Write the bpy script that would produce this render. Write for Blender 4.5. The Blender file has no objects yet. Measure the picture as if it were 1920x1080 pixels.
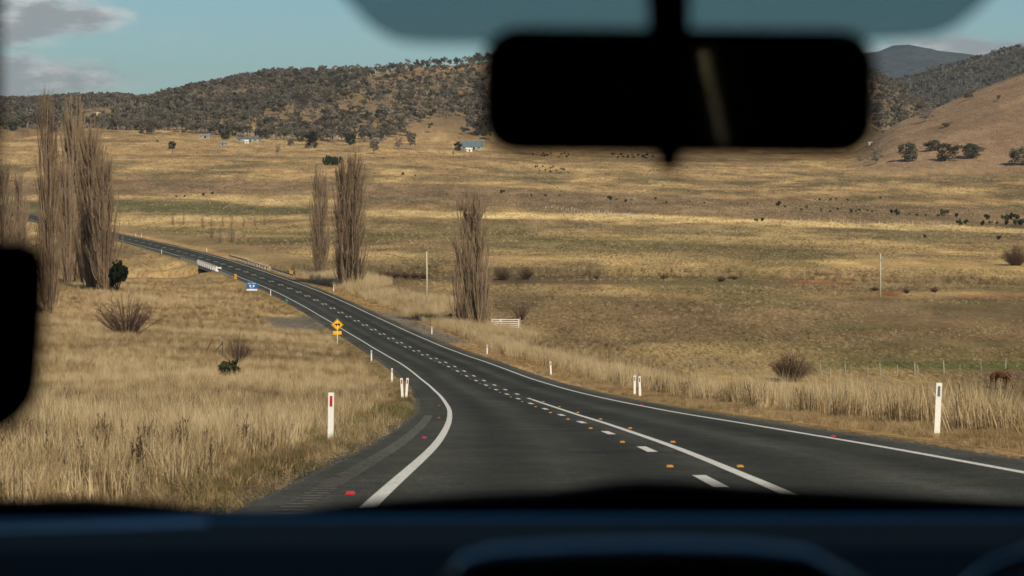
import bpy, bmesh, math, random
import numpy as np
from mathutils import Vector, Matrix, Euler
R = math.radians
random.seed(7); NR = np.random.default_rng(7)
scene = bpy.context.scene; COL = scene.collection

# ------------------------------------------------------------------ camera, world, sun, exposure
F = 4270.0                       # focal length in pixels of a 1920 wide picture
PITCH = math.atan(240 / F)
cam = bpy.data.objects.new('camera', bpy.data.cameras.new('camera')); COL.objects.link(cam)
cam.data.sensor_width = 36; cam.data.lens = F / 1920 * 36
cam.data.clip_start = 0.05; cam.data.clip_end = 60000
cam.rotation_euler = (math.pi / 2 - PITCH, 0, 0)
cam.data.dof.use_dof = True; cam.data.dof.focus_distance = 170; cam.data.dof.aperture_fstop = 5.4
scene.camera = cam
SUN_AZ, SUN_EL = R(157), R(36)   # clockwise from straight ahead: behind and to the right
sdir = Vector((math.sin(SUN_AZ) * math.cos(SUN_EL), math.cos(SUN_AZ) * math.cos(SUN_EL), math.sin(SUN_EL)))
sun = bpy.data.objects.new('sun', bpy.data.lights.new('sun', 'SUN')); COL.objects.link(sun)
sun.data.energy = 5.0; sun.data.angle = R(0.55); sun.data.color = (1.0, 0.87, 0.68)
sun.rotation_euler = sdir.to_track_quat('Z', 'Y').to_euler()
world = bpy.data.worlds.new('World'); scene.world = world; world.use_nodes = True
scene.view_settings.view_transform = 'Standard'; scene.view_settings.look = 'None'
scene.view_settings.gamma = 1; scene.view_settings.exposure = 0.0
scene.render.engine = 'CYCLES'
scene.cycles.max_bounces = 6; scene.cycles.transparent_max_bounces = 12; scene.cycles.volume_bounces = 0
scene.cycles.diffuse_bounces = 3; scene.cycles.caustics_reflective = False; scene.cycles.caustics_refractive = False

def build_world():
    nt = world.node_tree; N = nt.nodes; L = nt.links; N.clear()
    def node(t, **k):
        n = N.new(t)
        for a, b in k.items(): setattr(n, a, b)
        return n
    def M(op, a, b=None, c=None):
        n = node('ShaderNodeMath', operation=op)
        for i, x in enumerate((a, b, c)):
            if x is None: continue
            if isinstance(x, (int, float)): n.inputs[i].default_value = x
            else: L.new(x, n.inputs[i])
        return n.outputs[0]
    sky = node('ShaderNodeTexSky', sky_type='NISHITA', sun_disc=False, sun_elevation=SUN_EL, sun_rotation=SUN_AZ,
               altitude=700, air_density=1.0, dust_density=.8, ozone_density=1.0)
    tint = node('ShaderNodeMix', data_type='RGBA', blend_type='MULTIPLY'); tint.inputs['Factor'].default_value = 1
    L.new(sky.outputs[0], tint.inputs[6]); tint.inputs[7].default_value = SKY_TINT
    tc = node('ShaderNodeTexCoord'); sp = node('ShaderNodeSeparateXYZ'); L.new(tc.outputs['Generated'], sp.inputs[0])
    az = M('ARCTAN2', sp.outputs[0], sp.outputs[1]); el = M('ARCSINE', sp.outputs[2])
    cv = node('ShaderNodeCombineXYZ'); L.new(M('MULTIPLY', az, 1.0), cv.inputs[0]); L.new(M('MULTIPLY', el, 2.6), cv.inputs[1])
    def noise(scale, detail, rough=.6, off=0):
        n = node('ShaderNodeTexNoise'); n.inputs['Scale'].default_value = scale; n.inputs['Detail'].default_value = detail
        n.inputs['Roughness'].default_value = rough
        mp = node('ShaderNodeVectorMath', operation='ADD'); mp.inputs[1].default_value = (off, off * .37, off * .11)
        L.new(cv.outputs[0], mp.inputs[0]); L.new(mp.outputs[0], n.inputs['Vector']); return n.outputs[0]
    n1 = noise(22, 7, .62, 3.1); n2 = noise(34, 6, .6, 3.1 + .008); nb = noise(2.6, 3, .5, 8.3)
    # cloud banks that hang low over the ranges, by azimuth, elevation, half widths (degrees), weight
    acc = None
    for a, e, wa, we, w in ((-12.9, 3.5, 3.8, .75, 1.35), (-12.6, 1.95, 3.3, .6, 1.6), (11.2, 2.62, 3.2, .45, 1.2), (-24, 3.0, 7, 1.0, .9), (23, 3.6, 6, 1.0, .8),
                            (-46, 5, 10, 1.6, .9), (50, 6, 9, 2, .9), (80, 7, 14, 2, .8), (-85, 8, 14, 2.4, .9), (130, 9, 16, 3, .8), (-140, 10, 18, 3, .8)):
        dx = M('DIVIDE', M('SUBTRACT', az, R(a)), R(wa)); dy = M('DIVIDE', M('SUBTRACT', el, R(e)), R(we))
        g = M('MULTIPLY', M('EXPONENT', M('MULTIPLY', M('ADD', M('MULTIPLY', dx, dx), M('MULTIPLY', dy, dy)), -1.0)), w)
        acc = g if acc is None else M('MAXIMUM', acc, g)
    gen = M('MULTIPLY', M('SUBTRACT', nb, .55), .9)           # loose fair-weather cloud over the rest of the sky
    hi = M('MULTIPLY', M('GREATER_THAN', el, R(9)), gen)
    f = M('ADD', M('ADD', M('MULTIPLY', acc, .62), M('MULTIPLY', M('SUBTRACT', n1, .5), 1.5)), hi)
    mr = node('ShaderNodeMapRange', interpolation_type='SMOOTHSTEP'); L.new(f, mr.inputs[0]); mr.inputs[1].default_value = .24; mr.inputs[2].default_value = .66
    sh = node('ShaderNodeMapRange', interpolation_type='SMOOTHSTEP'); L.new(M('ADD', M('MULTIPLY', n2, 1.0), M('MULTIPLY', f, -.25)), sh.inputs[0])
    sh.inputs[1].default_value = .26; sh.inputs[2].default_value = .52
    cc = node('ShaderNodeMix', data_type='RGBA'); L.new(sh.outputs[0], cc.inputs['Factor'])
    cc.inputs[6].default_value = CLOUD_DARK; cc.inputs[7].default_value = CLOUD_LIGHT
    mx = node('ShaderNodeMix', data_type='RGBA'); L.new(M('MULTIPLY', mr.outputs[0], .9), mx.inputs['Factor'])
    L.new(tint.outputs[2], mx.inputs[6]); L.new(cc.outputs[2], mx.inputs[7])
    bg = node('ShaderNodeBackground'); bg.inputs['Strength'].default_value = SKY_STR; L.new(mx.outputs[2], bg.inputs[0])
    out = node('ShaderNodeOutputWorld'); L.new(bg.outputs[0], out.inputs[0])
HAZE = 3.6e-5; WINDSCREEN = True; SLX = .305     # car options
SKY_STR = .069
SKY_TINT = (.70, .955, 1.05, 1)
CLOUD_DARK = (5.0, 5.1, 5.2, 1); CLOUD_LIGHT = (11.0, 10.7, 10.2, 1)
build_world()

# ------------------------------------------------------------------ helpers
def tag(o, label=None, cat=None, group=None, kind=None):
    if label: o['label'] = label
    if cat: o['category'] = cat
    if group: o['group'] = group
    if kind: o['kind'] = kind
    return o
def empty(name, loc, label=None, cat=None, group=None, rz=0):
    o = bpy.data.objects.new(name, None); COL.objects.link(o); o.location = loc; o.rotation_euler = (0, 0, rz)
    o.empty_display_size = .2
    return tag(o, label, cat, group)
def copy_tree(o, parent=None):
    c = o.copy(); COL.objects.link(c); c.parent = parent
    for ch in [x for x in o.children]: copy_tree(ch, c)
    return c
class MB:
    def __init__(s): s.v = []; s.f = []
    def add(s, vs, fs):
        b = len(s.v); s.v.extend([tuple(p) for p in vs]); s.f.extend([tuple(b + i for i in f) for f in fs]); return s
    def box(s, c, d, rz=0, rx=0):
        m = Euler((rx, 0, rz)).to_matrix(); c = Vector(c); h = [x / 2 for x in d]
        vs = [c + m @ Vector((sx * h[0], sy * h[1], sz * h[2])) for sx in (-1, 1) for sy in (-1, 1) for sz in (-1, 1)]
        return s.add(vs, [(0, 1, 3, 2), (4, 6, 7, 5), (0, 4, 5, 1), (2, 3, 7, 6), (0, 2, 6, 4), (1, 5, 7, 3)])
    def tube(s, pts, rad, n=5, cap=True):
        pts = [Vector(p) for p in pts]; b = len(s.v); k = len(pts)
        for i, p in enumerate(pts):
            d = (pts[min(i + 1, k - 1)] - pts[max(i - 1, 0)])
            if d.length < 1e-9: d = Vector((0, 0, 1))
            d.normalize(); a = d.orthogonal().normalized() if abs(d.z) < .95 else (Vector((1, 0, 0)) - d * d.x).normalized()
            e = d.cross(a); r = rad[i] if hasattr(rad, '__len__') else rad
            for j in range(n):
                t = 2 * math.pi * j / n; s.v.append(tuple(p + (a * math.cos(t) + e * math.sin(t)) * r))
        for i in range(k - 1):
            for j in range(n):
                j2 = (j + 1) % n; s.f.append((b + i * n + j, b + i * n + j2, b + (i + 1) * n + j2, b + (i + 1) * n + j))
        if cap and n > 2: s.f.append(tuple(b + j for j in reversed(range(n)))); s.f.append(tuple(b + (k - 1) * n + j for j in range(n)))
        return s
    def spike(s, p, q, r):                     # thin three-sided twig ending in a point
        p = Vector(p); q = Vector(q); d = (q - p).normalized(); a = d.orthogonal().normalized(); e = d.cross(a); b = len(s.v)
        for j in range(3):
            t = 2.0944 * j; s.v.append(tuple(p + (a * math.cos(t) + e * math.sin(t)) * r))
        s.v.append(tuple(q)); s.f += [(b, b + 1, b + 3), (b + 1, b + 2, b + 3), (b + 2, b, b + 3)]; return s
    def prism(s, poly, y0, y1):                # outline in (x, z) extruded along y
        n = len(poly); vs = [(x, y0, z) for x, z in poly] + [(x, y1, z) for x, z in poly]
        fs = [tuple(range(n)), tuple(range(2 * n - 1, n - 1, -1))] + [(i, i + n, (i + 1) % n + n, (i + 1) % n) for i in range(n)]
        return s.add(vs, fs)
    def mesh(s, name, smooth=False):
        me = bpy.data.meshes.new(name); me.from_pydata(s.v, [], s.f); me.validate(); me.update()
        if smooth: me.polygons.foreach_set('use_smooth', [True] * len(me.polygons))
        return me
    def build(s, name, m, parent=None, smooth=False, bevel=0):
        me = s.mesh(name, smooth); me.materials.append(m)
        o = bpy.data.objects.new(name, me); COL.objects.link(o); o.parent = parent
        if bevel:
            bm = bmesh.new(); bm.from_mesh(me); bmesh.ops.recalc_face_normals(bm, faces=bm.faces)
            bmesh.ops.bevel(bm, geom=list(bm.edges), offset=bevel, segments=2, affect='EDGES', profile=.6); bm.to_mesh(me); bm.free()
        return o
def obj_of(name, me, parent=None):
    o = bpy.data.objects.new(name, me); COL.objects.link(o); o.parent = parent; return o

def vnoise(x, y, seed=0):
    x = np.asarray(x, float); y = np.asarray(y, float); xi = np.floor(x); yi = np.floor(y); fx = x - xi; fy = y - yi
    fx = fx * fx * (3 - 2 * fx); fy = fy * fy * (3 - 2 * fy)
    def h(a, b):
        t = np.sin(a * 127.1 + b * 311.7 + seed * 74.7) * 43758.5453; return t - np.floor(t)
    return (h(xi, yi) * (1 - fx) + h(xi + 1, yi) * fx) * (1 - fy) + (h(xi, yi + 1) * (1 - fx) + h(xi + 1, yi + 1) * fx) * fy
def fbm(x, y, seed=0, o=4):
    r = 0; a = .5
    for i in range(o): r = r + a * (vnoise(x, y, seed + i * 13) - .5); x = x * 2.03; y = y * 2.03; a *= .5
    return r
def sm(a, b, t):
    t = np.clip((t - a) / (b - a), 0, 1); return t * t * (3 - 2 * t)

# ------------------------------------------------------------------ the lie of the land (metres, camera at the origin)
RT = np.array([(2.2, -60, 4.6), (2.25, -20, .70), (2.3, 0, -1.20), (2.32, 14, -2.55), (2.3, 26.4, -3.74), (2.31, 38.34, -4.89), (2.14, 50.29, -6.05), (1.92, 62.23, -7.19), (1.62, 74.17, -8.34), (1.28, 86.12, -9.45),
    (.81, 98.06, -10.52), (.31, 110, -11.57), (-.26, 121.95, -12.58), (-.94, 133.89, -13.55), (-1.65, 145.83, -14.46), (-2.49, 157.77, -15.33), (-3.39, 169.7, -16.14),
    (-4.35, 181.65, -16.88), (-5.41, 193.58, -17.6), (-6.52, 205.5, -18.3), (-7.77, 217.42, -19.0), (-9.05, 229.33, -19.67), (-10.43, 241.24, -20.26), (-11.89, 253.14, -20.84),
    (-13.38, 265.03, -21.32), (-15.02, 276.91, -21.75), (-16.75, 288.78, -22.14), (-18.57, 300.64, -22.45), (-20.47, 312.49, -22.71), (-22.38, 324.33, -22.96), (-24.38, 336.16, -23.19),
    (-26.46, 348, -23.38), (-28.54, 359.8, -23.5), (-33.19, 383.34, -23.66), (-38.17, 406.8, -23.7), (-43.7, 430.2, -23.7), (-49.66, 453.4, -23.66), (-55.55, 476.7, -23.6),
    (-69.5, 530, -23.55), (-88.2, 594, -23.5), (-106, 650, -23.4), (-120, 692, -23.3), (-159, 800, -22.6), (-235, 1000, -19), (-420, 1400, -4)])
YG = np.arange(-60, 1400, 1.0)
def _smooth(a, w):
    k = np.ones(w) / w; p = np.pad(a, w, mode='edge'); p[:w] = a[0] - (a[1] - a[0]) * np.arange(w, 0, -1); p[-w:] = a[-1] + (a[-1] - a[-2]) * np.arange(1, w + 1)
    return np.convolve(p, k, 'same')[w:-w]
XR_ = _smooth(_smooth(np.interp(YG, RT[:, 1], RT[:, 0]), 11), 11); ZR_ = _smooth(_smooth(np.interp(YG, RT[:, 1], RT[:, 2]), 11), 11)
def xr(y): return np.interp(y, YG, XR_)
def zr(y): return np.interp(y, YG, ZR_)
def rcos(y): s = (xr(np.asarray(y) + 2.) - xr(np.asarray(y) - 2.)) / 4; return 1 / np.sqrt(1 + s * s)
def road_pt(y, lat, dz=0):                     # a point at lateral offset lat from the broken centre line
    s = float((xr(y + 2.) - xr(y - 2.)) / 4); c = 1 / math.sqrt(1 + s * s)
    return Vector((float(xr(y)) + lat * c, y - lat * s * c, float(zr(y)) + dz))
CREEK = np.array([(-300, 470), (-160, 478), (-100, 492), (-66, 500), (-40, 492), (0, 478), (40, 462), (90, 436), (150, 404), (190, 392), (260, 388), (400, 400)])
def creek_dist(x, y):
    best = np.full(np.shape(x), 1e9)
    for (ax, ay), (bx, by) in zip(CREEK[:-1], CREEK[1:]):
        dx, dy = bx - ax, by - ay; t = np.clip(((x - ax) * dx + (y - ay) * dy) / (dx * dx + dy * dy), 0, 1)
        best = np.minimum(best, np.hypot(x - ax - t * dx, y - ay - t * dy))
    return best
UK = np.array([-6000, -1500, -400, 0, 100, 200, 270, 330, 400, 500, 600, 700, 780, 850, 900, 1000, 1200, 1400, 1550, 1640, 1700, 1750, 1900, 2300, 3200, 6000])
RIDGE = np.array([215, 208, 205, 204, 200, 194, 197, 184, 168, 149, 143, 141, 129, 126, 121, 108, 98, 103, 122, 152, 186, 212, 236, 250, 255, 260])
FOOT = np.interp(UK, [-6000, 0, 200, 400, 600, 800, 1000, 1300, 1600, 2300, 6000], [250, 246, 246, 251, 259, 263, 275, 285, 283, 285, 288])
URK = np.array([-6000, 1500, 1600, 1640, 1740, 1800, 1850, 1920, 2100, 2500, 3300, 6000])
RH = np.array([400, 330, 275, 247, 211, 186, 167, 142, 95, 60, 90, 140])
def H(x, y):
    x = np.asarray(x, float); y = np.asarray(y, float); r = np.hypot(x, y)
    lat = (x - xr(np.clip(y, -59, 1390))) * rcos(np.clip(y, -55, 1390)); zz = zr(np.clip(y, -59, 1390))
    flo = -23.5 + 1.0 * fbm(x / 90, y / 90, 3, 3)
    # left of the road the hillside keeps the road's fall; right of it a bank drops to the flats
    wl = sm(-5, -20, lat)
    left = zz - .35 * sm(-5.2, -7, lat) * (1 - sm(-9, -14, lat)) + wl * (.9 * fbm(x / 22, y / 22, 5, 4)) \
        + .045 * np.maximum(-lat - 12, 0) * (1 - sm(380, 460, y)) * sm(120, 260, y) * (1 - sm(60, 160, -lat)) - 1.6 * sm(-6, -14, lat) * sm(400, 470, y) * (1 - sm(540, 640, y))
    drop = np.maximum(lat - 8.5, 0) * .27 + .35 * fbm(x / 9, y / 9, 9, 3) * sm(8, 14, lat)
    right = np.maximum(zz - drop, flo) ; k = 1.5
    right = np.where(lat > 8.5, np.log(np.exp(np.clip((zz - drop - flo) / k, -30, 30)) + 1) * k + flo, zz)
    right = np.where(lat > 8.5, right + (np.minimum(zz, right) - right) * (1 - sm(8.5, 16, lat)), right)
    near = np.where(lat < 0, left, right)
    near = near - .30 * (1 - sm(4.9, 5.5, np.abs(lat + .0)))          # the bed under the sealed surface
    near = near + np.clip((-y - 10) * .55, 0, 14) * sm(7, 16, np.abs(lat))        # unseen bank added behind the car for the mirror to reflect
    near = near + np.clip((-y - 66) * .5, 0, 45)  # unseen hill added across the road behind, filling the mirror slit
    cd = creek_dist(x, y)
    nb = 1 - sm(18, 34, np.abs(x + 72)); near = near - (1.5 + 3.0 * nb) * (1 - sm(1.5 + 2.5 * nb, 6.5 + 5 * nb, cd)) * (y > 300)
    # valley floor, foothills and wooded ridge by bearing
    u = 960 + F * x / np.maximum(y, r * .12)
    u = np.where(y < r * .12, np.where(x > 0, 6000, -6000), u)
    zf = (300 - np.interp(u, UK, FOOT)) * 2050 / F; dr = np.interp(u, [-6000, 200, 320, 6000], [3000, 3000, 2700, 2700]); zrg = (300 - np.interp(u, UK, RIDGE)) * dr / F
    a = flo + (zf + 23.5) * (np.clip((r - 780) / 1270, 0, 1) ** 1.25)
    t = np.clip((r - 2050) / (dr - 2050), 0, 1); b = (zrg - zf) * np.sin(t * math.pi / 2) ** 1.25 - np.clip((r - dr) / 500, 0, 1) * 60
    relief = 9 * fbm(x / 210, y / 210, 21, 4) * sm(2000, 2300, r) + 3.0 * fbm(x / 130, y / 130, 31, 3) * sm(850, 1300, r)
    main = a + b + relief * (1 - .8 * sm(dr - 250, dr - 40, r))
    zh = (300 - np.interp(u, URK, RH)) * 2000 / F
    tr = np.clip((r - 1400) / 600, 0, 1); up = (tr * tr * (3 - 2 * tr)) ** .85 * (1 - sm(2010, 2450, r))
    far = main + np.maximum(zh - main, 0) * up * sm(1570, 1690, u) + 5 * fbm(x / 120, y / 120, 41, 4) * up * sm(1620, 1750, u) * (1 - sm(1850, 1990, r))
    w = sm(560, 760, r); w = np.where(np.abs(lat) < 14, np.maximum(0, w * sm(5, 14, np.abs(lat))), w); w = np.where(y < 0, sm(200, 700, r), w)
    return near * (1 - w) + far * w
YS = np.geomspace(8, 3400, 5000)
def ray(u, v):
    b = -(v - 540) / F
    return ((u - 960) / F, math.cos(PITCH) + b * math.sin(PITCH), -math.sin(PITCH) + b * math.cos(PITCH))
def G(u, v, lo=8):                               # where a measured bearing meets the ground
    a, b, c = ray(u, v); ys = YS[YS >= lo]; x = ys * a / b; z = ys * c / b; d = z - H(x, ys); i = np.argmax(d < 0)
    if d[i] >= 0: i = len(ys) - 1
    if i > 0 and d[i] < 0: t = d[i - 1] / (d[i - 1] - d[i]); yy = ys[i - 1] + t * (ys[i] - ys[i - 1])
    else: yy = ys[i]
    return Vector((yy * a / b, yy, float(H(yy * a / b, yy))))
def P(u, d):                                     # on the ground at bearing u, distance d
    x = (u - 960) / F * d; return Vector((x, d, float(H(x, d))))
def pxm(p, px): return px * p.y / F              # size in metres of px pixels at p

# ------------------------------------------------------------------ materials
def new_mat(name):
    m = bpy.data.materials.new(name); m.use_nodes = True; nt = m.node_tree; b = nt.nodes['Principled BSDF']; b.inputs['Specular IOR Level'].default_value = .3
    return m, nt, b
def ramp(nt, fac, stops):
    r = nt.nodes.new('ShaderNodeValToRGB'); el = r.color_ramp.elements
    while len(el) < len(stops): el.new(.5)
    for e, (p, c) in zip(el, stops): e.position = p; e.color = (*c, 1)
    nt.links.new(fac, r.inputs[0]); return r.outputs[0]
def tnoise(nt, scale, detail=4, rough=.55, coord='pos', stretch=None):
    n = nt.nodes.new('ShaderNodeTexNoise'); n.inputs['Scale'].default_value = scale; n.inputs['Detail'].default_value = detail; n.inputs['Roughness'].default_value = rough
    if coord == 'pos': s = nt.nodes.new('ShaderNodeNewGeometry').outputs['Position']
    else: s = nt.nodes.new('ShaderNodeTexCoord').outputs['Object']
    if stretch:
        v = nt.nodes.new('ShaderNodeVectorMath'); v.operation = 'MULTIPLY'; v.inputs[1].default_value = stretch; nt.links.new(s, v.inputs[0]); s = v.outputs[0]
    nt.links.new(s, n.inputs['Vector']); return n.outputs[0]
def bump(nt, b, h, strength, dist):
    n = nt.nodes.new('ShaderNodeBump'); n.inputs['Strength'].default_value = strength; n.inputs['Distance'].default_value = dist
    nt.links.new(h, n.inputs['Height']); nt.links.new(n.outputs[0], b.inputs['Normal'])
def mixc(nt, f, a, b, mode='MIX'):
    n = nt.nodes.new('ShaderNodeMix'); n.data_type = 'RGBA'; n.blend_type = mode
    for s, v in ((n.inputs['Factor'], f), (n.inputs[6], a), (n.inputs[7], b)):
        if isinstance(v, (int, float)): s.default_value = v
        elif isinstance(v, tuple): s.default_value = (*v, 1)
        else: nt.links.new(v, s)
    return n.outputs[2]
def simple(name, c, rough=.6, var=.25, scale=3., metal=0, coord='obj', b_=0, spec=.3):
    m, nt, b = new_mat(name); n = tnoise(nt, scale, 5, .6, coord)
    L = ramp(nt, n, [(.3, tuple(x * (1 - var) for x in c)), (.7, tuple(min(1, x * (1 + var)) for x in c))])
    nt.links.new(L, b.inputs['Base Color']); b.inputs['Roughness'].default_value = rough; b.inputs['Metallic'].default_value = metal; b.inputs['Specular IOR Level'].default_value = spec
    if b_: bump(nt, b, n, .5, b_)
    return m
def ground_mat():
    m, nt, b = new_mat('paddock_grass'); at = nt.nodes.new('ShaderNodeAttribute'); at.attribute_name = 'Col'
    big = tnoise(nt, .012, 6, .62); mid = tnoise(nt, .11, 6, .65, stretch=(1.8, .4, 1)); fine = tnoise(nt, .9, 5, .75, stretch=(2.4, .3, 1)); vf = tnoise(nt, 9, 4, .7)
    c = mixc(nt, 1, at.outputs['Color'], ramp(nt, big, [(.3, (.72, .70, .70)), (.7, (1.25, 1.25, 1.22))]), 'MULTIPLY')
    c = mixc(nt, 1, c, ramp(nt, mid, [(.28, (.74, .74, .76)), (.5, (.98, .98, .98)), (.72, (1.24, 1.22, 1.18))]), 'MULTIPLY')
    c = mixc(nt, 1, c, ramp(nt, fine, [(.3, (.52, .50, .48)), (.7, (1.48, 1.48, 1.45))]), 'MULTIPLY')
    c = mixc(nt, 1, c, ramp(nt, vf, [(.3, (.75, .74, .72)), (.7, (1.25, 1.25, 1.25))]), 'MULTIPLY')
    nt.links.new(c, b.inputs['Base Color']); b.inputs['Roughness'].default_value = .95; b.inputs['Specular IOR Level'].default_value = .08
    h = nt.nodes.new('ShaderNodeMath'); h.operation = 'ADD'; nt.links.new(fine, h.inputs[0]); nt.links.new(mid, h.inputs[1]); bump(nt, b, h.outputs[0], .9, .35)
    return m
def asphalt_mat(name, c, agg=.5):
    m, nt, b = new_mat(name); v = nt.nodes.new('ShaderNodeTexVoronoi'); v.inputs['Scale'].default_value = 55
    nt.links.new(nt.nodes.new('ShaderNodeNewGeometry').outputs['Position'], v.inputs['Vector'])
    big = tnoise(nt, .35, 6, .65, stretch=(1, .25, 1)); sp = tnoise(nt, 30, 3, .7)
    col = ramp(nt, sp, [(.35, tuple(x * (1 - agg) for x in c)), (.65, tuple(x * (1 + agg) for x in c))])
    col = mixc(nt, 1, col, ramp(nt, big, [(.3, (.78, .78, .78)), (.7, (1.22, 1.22, 1.2))]), 'MULTIPLY')
    for sc_, a_ in ((9, .26), (2.2, .2), (.5, .16)): nz = tnoise(nt, sc_, 4, .7); col = mixc(nt, 1, col, ramp(nt, nz, [(.3, (1 - a_,) * 3), (.7, (1 + a_,) * 3)]), 'MULTIPLY')
    at = nt.nodes.new('ShaderNodeAttribute'); at.attribute_name = 'Wear'
    col = mixc(nt, 1, col, at.outputs['Color'], 'MULTIPLY')
    nt.links.new(col, b.inputs['Base Color']); b.inputs['Roughness'].default_value = .92; b.inputs['Specular IOR Level'].default_value = .07
    bump(nt, b, v.outputs['Distance'], .7, .008); return m
def paint_mat(name, c, wear=.5):
    m, nt, b = new_mat(name); n = tnoise(nt, 14, 6, .75)
    col = ramp(nt, n, [(.34, tuple(x * .35 for x in c)), (.47, tuple(x * .85 for x in c)), (.7, tuple(min(1, x * 1.08) for x in c))])
    nt.links.new(col, b.inputs['Base Color']); b.inputs['Roughness'].default_value = .7; bump(nt, b, n, .4, .006); return m
def grass_mat(name, stops):
    m, nt, b = new_mat(name); at = nt.nodes.new('ShaderNodeAttribute'); at.attribute_name = 'tint'; at.attribute_type = 'INSTANCER'
    c = ramp(nt, at.outputs['Fac'], stops); c = mixc(nt, 1, c, ramp(nt, tnoise(nt, 6, 3), [(.3, (.75, .75, .75)), (.7, (1.2, 1.2, 1.2))]), 'MULTIPLY')
    out = nt.nodes['Material Output']; d = nt.nodes.new('ShaderNodeBsdfDiffuse'); t = nt.nodes.new('ShaderNodeBsdfTranslucent'); mx = nt.nodes.new('ShaderNodeMixShader'); mx.inputs[0].default_value = .35
    nt.links.new(c, d.inputs[0]); nt.links.new(c, t.inputs[0]); nt.links.new(d.outputs[0], mx.inputs[1]); nt.links.new(t.outputs[0], mx.inputs[2]); nt.links.new(mx.outputs[0], out.inputs[0]); nt.nodes.remove(b)
    return m
def leaf_mat(name, a, c, trans=.25):
    m, nt, b = new_mat(name); oi = nt.nodes.new('ShaderNodeObjectInfo'); n = tnoise(nt, .5, 3)
    f = nt.nodes.new('ShaderNodeMath'); f.operation = 'MULTIPLY_ADD'; nt.links.new(n, f.inputs[0]); f.inputs[1].default_value = .7; 
    g = nt.nodes.new('ShaderNodeMath'); g.operation = 'MULTIPLY_ADD'; nt.links.new(oi.outputs['Random'], g.inputs[0]); g.inputs[1].default_value = .7; g.inputs[2].default_value = -.2; nt.links.new(g.outputs[0], f.inputs[2])
    col = ramp(nt, f.outputs[0], [(.1, a), (.9, c)])
    out = nt.nodes['Material Output']; d = nt.nodes.new('ShaderNodeBsdfDiffuse'); t = nt.nodes.new('ShaderNodeBsdfTranslucent'); mx = nt.nodes.new('ShaderNodeMixShader'); mx.inputs[0].default_value = trans
    nt.links.new(col, d.inputs[0]); nt.links.new(col, t.inputs[0]); nt.links.new(d.outputs[0], mx.inputs[1]); nt.links.new(t.outputs[0], mx.inputs[2]); nt.links.new(mx.outputs[0], out.inputs[0]); nt.nodes.remove(b)
    return m
STRAW = [(0, (.060, .043, .030)), (.3, (.16, .116, .066)), (.6, (.345, .250, .130)), (.85, (.50, .378, .21)), (1, (.65, .52, .32))]
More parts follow.
